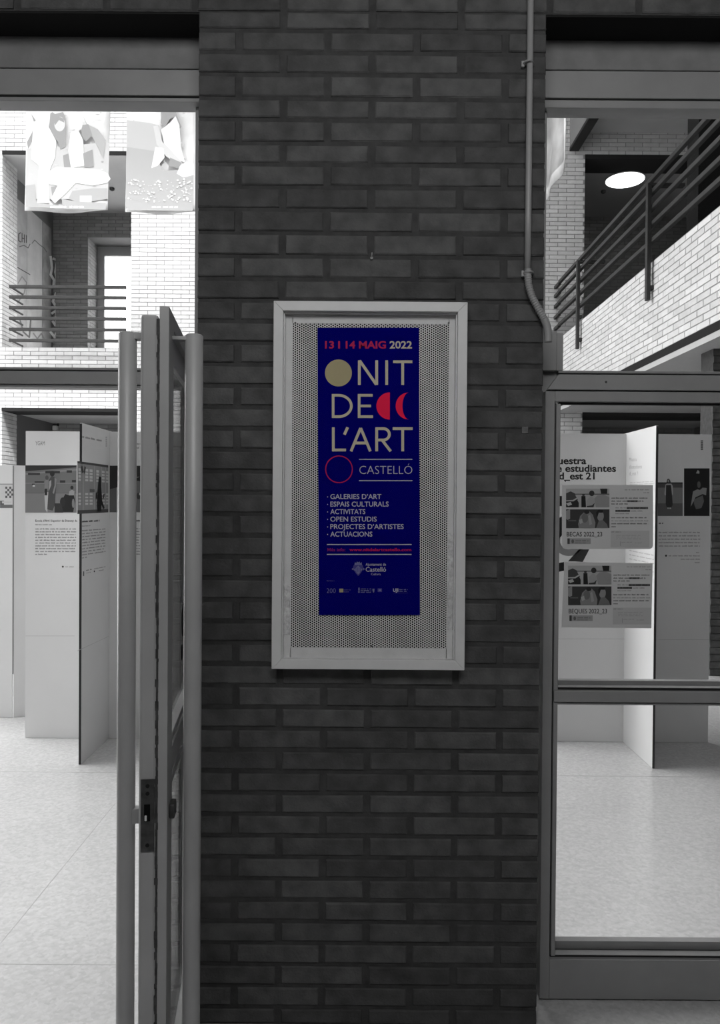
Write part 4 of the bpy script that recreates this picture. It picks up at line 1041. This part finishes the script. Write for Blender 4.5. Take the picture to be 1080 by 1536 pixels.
# ---- railing on the far gallery
def railing_bars(r, pts_list):
    for pts in pts_list:
        MB().tube(pts, 0.024, 10).build('rail', RAILM, r)
yr_ = YA - 0.42
rl = empty('railing', ((oX0 + oX1) / 2, YA, zPT), 'dark steel railing of six bars on the far left parapet', 'railing')
xa = P(14, 450, Y=yr_).x
zz = [P(90, y, Y=yr_).z for y in (430.5, 446, 462, 478, 494.5, 511)]
for z in zz:
    MB().box(xa, oX1 + 0.06, yr_ - 0.02, yr_ + 0.02, z - 0.022, z + 0.022).build('rail', RAILM, rl, bevel=0.006)
    MB().box(xa, xa + 0.02, yr_ + 0.02, YA, z - 0.012, z + 0.012).build('rail_return', RAILM, rl, bevel=0.004)
# ---- right gallery parapet receding
XG = 2.9
zGT = CZ + 0.83 * XG; zGB = CZ + 0.509 * XG
zGT = (P(1080, 307, X=XG).z + P(940, 424, X=XG).z) / 2
zGB = (P(1080, 480, X=XG).z + P(945, 549, X=XG).z) / 2
wg = struct('wall_right_gallery', 'brick parapet of the right gallery in a sunlit pale tone, running toward the far wall', (XG, 7.0, zGB))
Y0g = 2.65
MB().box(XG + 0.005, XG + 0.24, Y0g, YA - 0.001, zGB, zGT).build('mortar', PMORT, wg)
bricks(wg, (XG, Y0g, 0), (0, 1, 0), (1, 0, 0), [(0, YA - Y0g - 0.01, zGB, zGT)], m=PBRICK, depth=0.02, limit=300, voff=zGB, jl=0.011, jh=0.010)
o = MB().box(XG - 0.003, XG + 0.24, Y0g, YA, zGB - 0.075, zGB).build('trim_4', DARKGAP); tag(o, 'dark strip under the right gallery parapet', kind='structure')
o = MB().box(XG + 0.0, XG + 0.3, Y0g, YA, zGB - 0.13, zGB - 0.075).build('trim_5', SOFFIT); tag(o, 'pale slab edge below the dark strip of the right gallery', kind='structure')
o = MB().box(XG + 0.02, 6.0, Y0g, YA, zGB - 0.11, zGB + 0.15).build('floor', SOFFIT); tag(o, 'slab of the right gallery', kind='structure')
o = MB().box(6.0, 6.2, Y0g, YB, 0, 9).build('wall_right_back', DM); tag(o, 'wall toned dark for shade at the back of the right gallery', kind='structure')
bricks(tag(empty('wall_right_back', (6, 7, 0)), 'brickwork toned dark for shade lining the back of the right gallery', kind='structure'), (5.995, Y0g, 0), (0, 1, 0), (1, 0, 0), [(0, YA - Y0g, 0.0, 7.2)], m=DB, depth=0.006, limit=0)
# downstand + gallery ceiling
XD = 3.09
zD = CZ + 1.695 * XD
zD = (P(886, 169, X=XD).z + P(851, 228, X=XD).z) / 2
o = MB().box(XD, XD + 0.12, 2.65, YA, zD, 10).build('wall_right_upper', mat('upper_wall_grey', 0.13, 0.9)); tag(o, 'grey upper wall above the right gallery opening', kind='structure')
o = MB().box(XD - 0.004, XD + 0.13, 2.65, YA, zD - 0.05, zD).build('trim_6', DARKGAP); tag(o, 'dark band painted for the shadow along the bottom of the upper right wall', kind='structure')  # shadow of the wall's bottom edge, painted as a near-black band
zC = P(950, 199, Y=YA).z
o = MB().box(XD + 0.1, 6.2, 2.65, YA, zC, zC + 0.2).build('ceiling', SOFFIT); tag(o, 'pale ceiling of the right gallery', kind='structure')
o = MB().box(3.75, 4.05, 8.6, 8.9, zGB + 0.15, zC).build('column', mat('column_dark', 0.012, 0.9, spec=0.05)); tag(o, 'slim dark column standing in the right gallery behind the railing', 'column')
# lower brick pier right
wp = struct('wall_right_pier', 'brick pier toned dark for the shade under the right gallery, at the right edge', (3.3, 6.9, 0))
pxx = P(1066, 830, Y=6.7).x
MB().box(pxx + .006, pxx + 0.75, 6.706, 6.95, 0, zGB - 0.11).build('mortar', MORTAR, wp)
bricks(wp, (0, 6.7, 0), FX, (0, 1, 0), [(pxx, pxx + 0.75, 0, zGB - 0.11)], m=BRICK, depth=0.01, limit=80, uoff=pxx)  # dark brick stands in for the shade under the gallery

# right railing
rr_ = empty('railing', (XG, 8.0, zGT), 'dark steel railing with posts along the right gallery parapet', 'railing')
XRR = XG - 0.004
def ratio(x, y): return P(x, y, X=XRR).z
zs = [ratio(977, y) for y in (271, 290.5, 313.5, 338, 363)]
for z in zs:
    MB().box(XRR - 0.022, XRR + 0.022, 3.2, YA - 0.25, z - 0.022, z + 0.022).build('rail', RAILM, rr_, bevel=0.005)
    MB().box(XRR - 0.022, XRR + 0.022, YA - 0.25, YA, z - 0.035, z + 0.01).build('rail_end', RAILM, rr_, bevel=0.004)
for (px, ytop, ybot) in ((866.5, 392, 523), (972, 277, 450)):
    zt_, zb_ = P(px, ytop, X=XG - 0.05).z, P(px, ybot, X=XG - 0.05).z
    yy = P(px, (ytop + ybot) / 2, X=XG - 0.05).y
    po = MB().box(XG - 0.068, XG - 0.028, yy - 0.03, yy + 0.03, zb_, zt_).build('post', RAILM, rr_, bevel=0.004)
    MB().box(XG - 0.028, XG + 0.30, yy - 0.03, yy + 0.03, zt_ - 0.03, zt_).build('arm', RAILM, po)
    for z in (zb_ + 0.12, zb_ + 0.42):
        MB().box(XG - 0.03, XG + 0.004, yy - 0.04, yy + 0.04, z - 0.02, z + 0.02).build('fixing', RAILM, po)

# ceiling lamp
zc_ = zOR - 0.065
c = P(937.5, 269, Z=zOT - 0.061)
cl = empty('ceiling_light', c, 'large round flush ceiling light glowing white in the far right gallery', 'ceiling light')
LE = emit('lamp_diffuser', 6.0)
MB().tube([c, c + Vector((0, 0, -0.02))], 0.29, 48, smooth=False).build('diffuser', LE, cl)
MB().tube([c + Vector((0, 0, 0.0)), c + Vector((0, 0, -0.012))], 0.31, 48, smooth=False).build('rim', FRM, cl)
for (px, py, lab) in ((905, 286, 'tiny dark sensor dome on the ceiling beside the round light'), (168, 282, 'tiny dark sensor dome on the ceiling between the two hanging banners')):
    c = P(px, py, Z=zOT - 0.061)
    o = MB().tube([c, c + Vector((0, 0, -0.03)), c + Vector((0, 0, -0.045))], lambda i: (0.04, 0.04, 0.02)[i], 16).build('smoke_detector', gray(0.05)); tag(o, lab, 'detector')

# atrium left wall (glazed, out of frame) and stub walls that close the volume
lw = struct('wall_atrium_left', 'glazed left wall of the atrium', (-7.5, 7, 0))
for y in (2.5, 4.75, 7.0, 9.25, 11.4): MB().box(-7.6, -7.45, y - 0.08, y + 0.08, 0, 9).build('mullion', FRM, lw)
MB().box(-7.7, -7.4, 2.4, 11.5, 3.0, 3.5).build('spandrel', CONC, lw)
o = MB().box(-8.5, -3.2, 2.29, 2.6, 0, 10).build('wall_near_left', CONC); tag(o, 'inner face of the entrance wall, left of the opening', kind='structure')
o = MB().box(3.2, 6.2, 2.29, 2.6, 0, 10).build('wall_near_right', CONC); tag(o, 'inner face of the entrance wall, right of the opening', kind='structure')
o = MB().box(-3.2, 3.2, YF + 0.21, 2.6, LINT, 10).build('wall_near_upper', CONC); tag(o, 'inner face of the entrance wall above the lintels', kind='structure')
w6 = struct('side_fill_frame', 'unseen frame added around the side fill light, left of the atrium entrance', (-4.1, 3.9, 0))  # made-up frame to go with the added side fill lamp
for y in (2.72, 5.08): MB().box(-4.2, -4.03, y - 0.06, y + 0.06, 0, 3.0).build('frame_post', FRM, w6)
MB().box(-4.2, -4.03, 2.66, 5.14, 2.85, 3.0).build('frame_rail', FRM, w6)
MB().box(-4.2, -4.03, 2.66, 5.14, 0.0, 0.25).build('frame_rail', FRM, w6)
# skylight roof beams
rf = struct('ceiling', 'white beams under the atrium rooflight, with an unseen slab added to dim the right', (0, 7, 9.2))
for y in (3.5, 5.5, 8.0, 9.75): MB().box(-7.6, XD, y - 0.1, y + 0.1, 9.2, 9.6).build('roof_beam', SOFFIT, rf)

MB().box(0.6, 3.09, 2.6, 11.5, 9.2, 9.4).build('shade_slab', SOFFIT, rf)  # unseen slab added to cut skylight on the right half of the atrium

# ================================================================ BANNERS
def banner(x0, x1, xb0, xb1, y0, y1, Y, label, fn_extra, X=None):
    fb = (lambda a_, b_: P(a_, b_, Y=Y)) if X is None else (lambda a_, b_: P(a_, b_, X=X))
    nn, mm = 12, 20; vs = []; fs = []
    nrm = Vector((0, -1, 0)) if X is None else Vector((-1, 0, 0))
    for j in range(mm + 1):
        t = j / mm
        for i in range(nn + 1):
            s = i / nn
            xa_, xb_ = x0 + (xb0 - x0) * t, x1 + (xb1 - x1) * t
            yy = y0 + (y1 - y0) * t + (3.0 * math.sin(s * math.pi) - 1.0) * max(0, t - .8) / .2 * (1 if X is None else 0)
            p = fb(xa_ + (xb_ - xa_) * s, yy)
            p += nrm * (-0.02 * math.sin(s * 9 + t * 3) * t)
            vs.append(p)
    for j in range(mm):
        for i in range(nn):
            q0 = j * (nn + 1) + i; fs.append((q0, q0 + 1, q0 + nn + 2, q0 + nn + 1))
    r = empty('banner', vs[nn // 2], label, 'banner', 'photographic banners hanging in the atrium')
    cl_ = MB().add(vs, fs, 0, True).build('cloth', BANNER, r)
    for q0 in (0, nn): MB().tube([vs[q0], Vector((vs[q0].x, vs[q0].y, 9.2))], 0.004, 6).build('cord', FRM, r)
    md = cl_.modifiers.new('thick', 'SOLIDIFY'); md.thickness = 0.004
    p = Print(fb, nrm); p.layer = 60; fn_extra(p); p.build('print', r)
    return r
def slivers(p, x0, x1, y0, y1, n, seed, vals):
    r_ = random.Random(seed)
    for k in range(n):
        x = r_.uniform(x0, x1 - 8); y = r_.uniform(y0, y1); w = r_.uniform(3, 8); h = r_.uniform(.5, 2.0)
        p.poly([(x, y), (x + w * .4, y - h), (x + w, y - h * .3), (x + w * .6, y + h * .6)], gray(r_.choice(vals)))
def art1(p):
    a_, b_, c_ = gray(0.32), gray(0.42), gray(0.80)
    p.poly([(42, 225), (165, 215), (163, 300), (40, 300)], gray(0.55))
    slivers(p, 42, 164, 158, 300, 60, 5, (0.4, 0.5, 0.6, 0.8))
    p.poly([(48, 172), (55, 182), (58, 190), (52, 210), (44, 225), (42, 215), (50, 200), (53, 186)], a_)
    p.poly([(77, 172), (80, 170), (84, 173), (96, 170), (99, 176), (101, 195), (100, 222), (92, 226), (88, 214), (78, 205), (74, 200), (76, 185)], a_)
    p.disc(91, 188, 8, 11, gray(0.62), 20); p.poly([(82, 182), (88, 176), (97, 180), (98, 186), (90, 182), (84, 190)], a_)
    p.poly([(52, 185), (58, 182), (70, 184), (76, 195), (86, 214), (84, 238), (74, 262), (76, 306), (58, 306), (60, 250), (48, 240)], c_)
    p.poly([(124, 172), (132, 188), (148, 196), (160, 212), (156, 240), (150, 226), (136, 200)], b_); p.poly([(124, 190), (134, 188), (140, 205), (130, 214), (124, 206)], a_)
    p.disc(118, 190, 7, 8, gray(0.7), 18); p.poly([(108, 200), (118, 196), (126, 212), (128, 250), (108, 254), (104, 228)], c_)
    p.poly([(126, 232), (140, 226), (142, 252), (128, 253)], a_); p.poly([(96, 235), (104, 232), (108, 254), (98, 256)], a_)
    p.poly([(70, 262), (86, 252), (120, 254), (150, 256), (163, 262), (167, 270), (162, 276), (140, 280), (115, 276), (100, 292), (84, 306), (78, 300), (88, 280), (76, 278)], c_)
    p.poly([(78, 282), (88, 280), (80, 296)], a_); p.poly([(110, 288), (140, 284), (162, 284), (162, 300), (122, 306), (104, 300)], b_); p.rect(121, 139, 295, 308, gray(0.58))
    p.poly([(40, 280), (54, 278), (56, 306), (76, 308), (98, 310), (98, 314), (40, 312)], b_); p.poly([(94, 300), (118, 304), (160, 306), (160, 316), (96, 315)], b_)
    p.words(77, 101, 313, 2.6, gray(0.9), 3); p.words(106, 127, 313, 2.6, gray(0.9), 4)
def art2(p):
    a_, b_, c_ = gray(0.32), gray(0.44), gray(0.82)
    slivers(p, 192, 290, 156, 270, 40, 8, (0.45, 0.55, 0.8))
    p.poly([(191, 182), (225, 186), (240, 190), (244, 225), (230, 250), (191, 256)], gray(0.52)); p.poly([(191, 222), (232, 228), (245, 258), (291, 255), (291, 316), (190, 314), (190, 250)], b_)
    p.disc(251, 164, 8, 11, gray(0.50), 20); p.poly([(242, 158), (248, 153), (260, 153), (264, 168), (270, 184), (273, 192), (271, 195), (262, 178), (256, 180), (248, 193), (242, 186), (243, 176)], a_)
    p.poly([(243, 196), (256, 186), (264, 176), (270, 190), (272, 222), (278, 245), (258, 238), (248, 222)], c_); p.poly([(231, 191), (238, 190), (244, 214), (258, 228), (276, 248), (270, 252), (250, 236), (236, 218)], gray(0.62))
    p.poly([(234, 222), (246, 224), (248, 238), (238, 250), (228, 254)], c_); p.poly([(256, 238), (274, 246), (268, 254), (254, 250)], a_); p.poly([(270, 252), (280, 244), (291, 246), (291, 264), (276, 268), (266, 262)], c_)
    r_ = random.Random(4)
    for k in range(130):
        x = r_.uniform(193, 289); y = r_.uniform(270, 305); q_ = r_.uniform(.6, 1.9); p.disc(x, y, q_, q_ * .8, gray(0.82), 6)
    p.poly([(190, 300), (225, 308), (255, 312), (290, 309), (290, 318), (195, 317), (190, 312)], b_)
    p.words(229, 243, 313.5, 2.6, gray(0.9), 5); p.words(246, 268, 313.5, 2.6, gray(0.9), 6)
banner(40.5, 168, 37, 162, 100, 317, 8.0, 'hanging banner with a bleached photo of a couple, left of two', art1)
banner(191, 297, 188, 296, 100, 319, 8.0, 'hanging banner with a bleached photo of a woman at the water, beside the pillar', art2)
# banner right, parallel to the side gallery
XBN = 1.85
yy0 = P(847, 252, X=XBN).y; zz0 = P(847, 252, X=XBN).z
r = empty('banner', (XBN, yy0 + 0.45, zz0), 'narrow-looking banner seen edge-on right of the brick pillar', 'banner', 'photographic banners hanging in the atrium')
b = MB(); vs = []; fs = []
for j in range(17):
    for i in range(13):
        y = yy0 + 0.95 * i / 12; z = zz0 + 1.7 * j / 16
        vs.append((XBN + 0.02 * math.sin(i * .9 + j * .2) * (1 - j / 16), y, z))
for j in range(16):
    for i in range(12): q0 = j * 13 + i; fs.append((q0, q0 + 1, q0 + 14, q0 + 13))
BN2 = mat('banner_cloth_streaked', 0.45, 0.6, var=0.5, scale=2.5, detail=8)
cl_ = b.add(vs, fs, 0, True).build('cloth', BN2, r)
for v_ in (Vector(vs[-13]), Vector(vs[-1])): MB().tube([v_, Vector((v_.x, v_.y, 9.2))], 0.004, 6).build('cord', FRM, r); md = cl_.modifiers.new('thick', 'SOLIDIFY'); md.thickness = 0.004
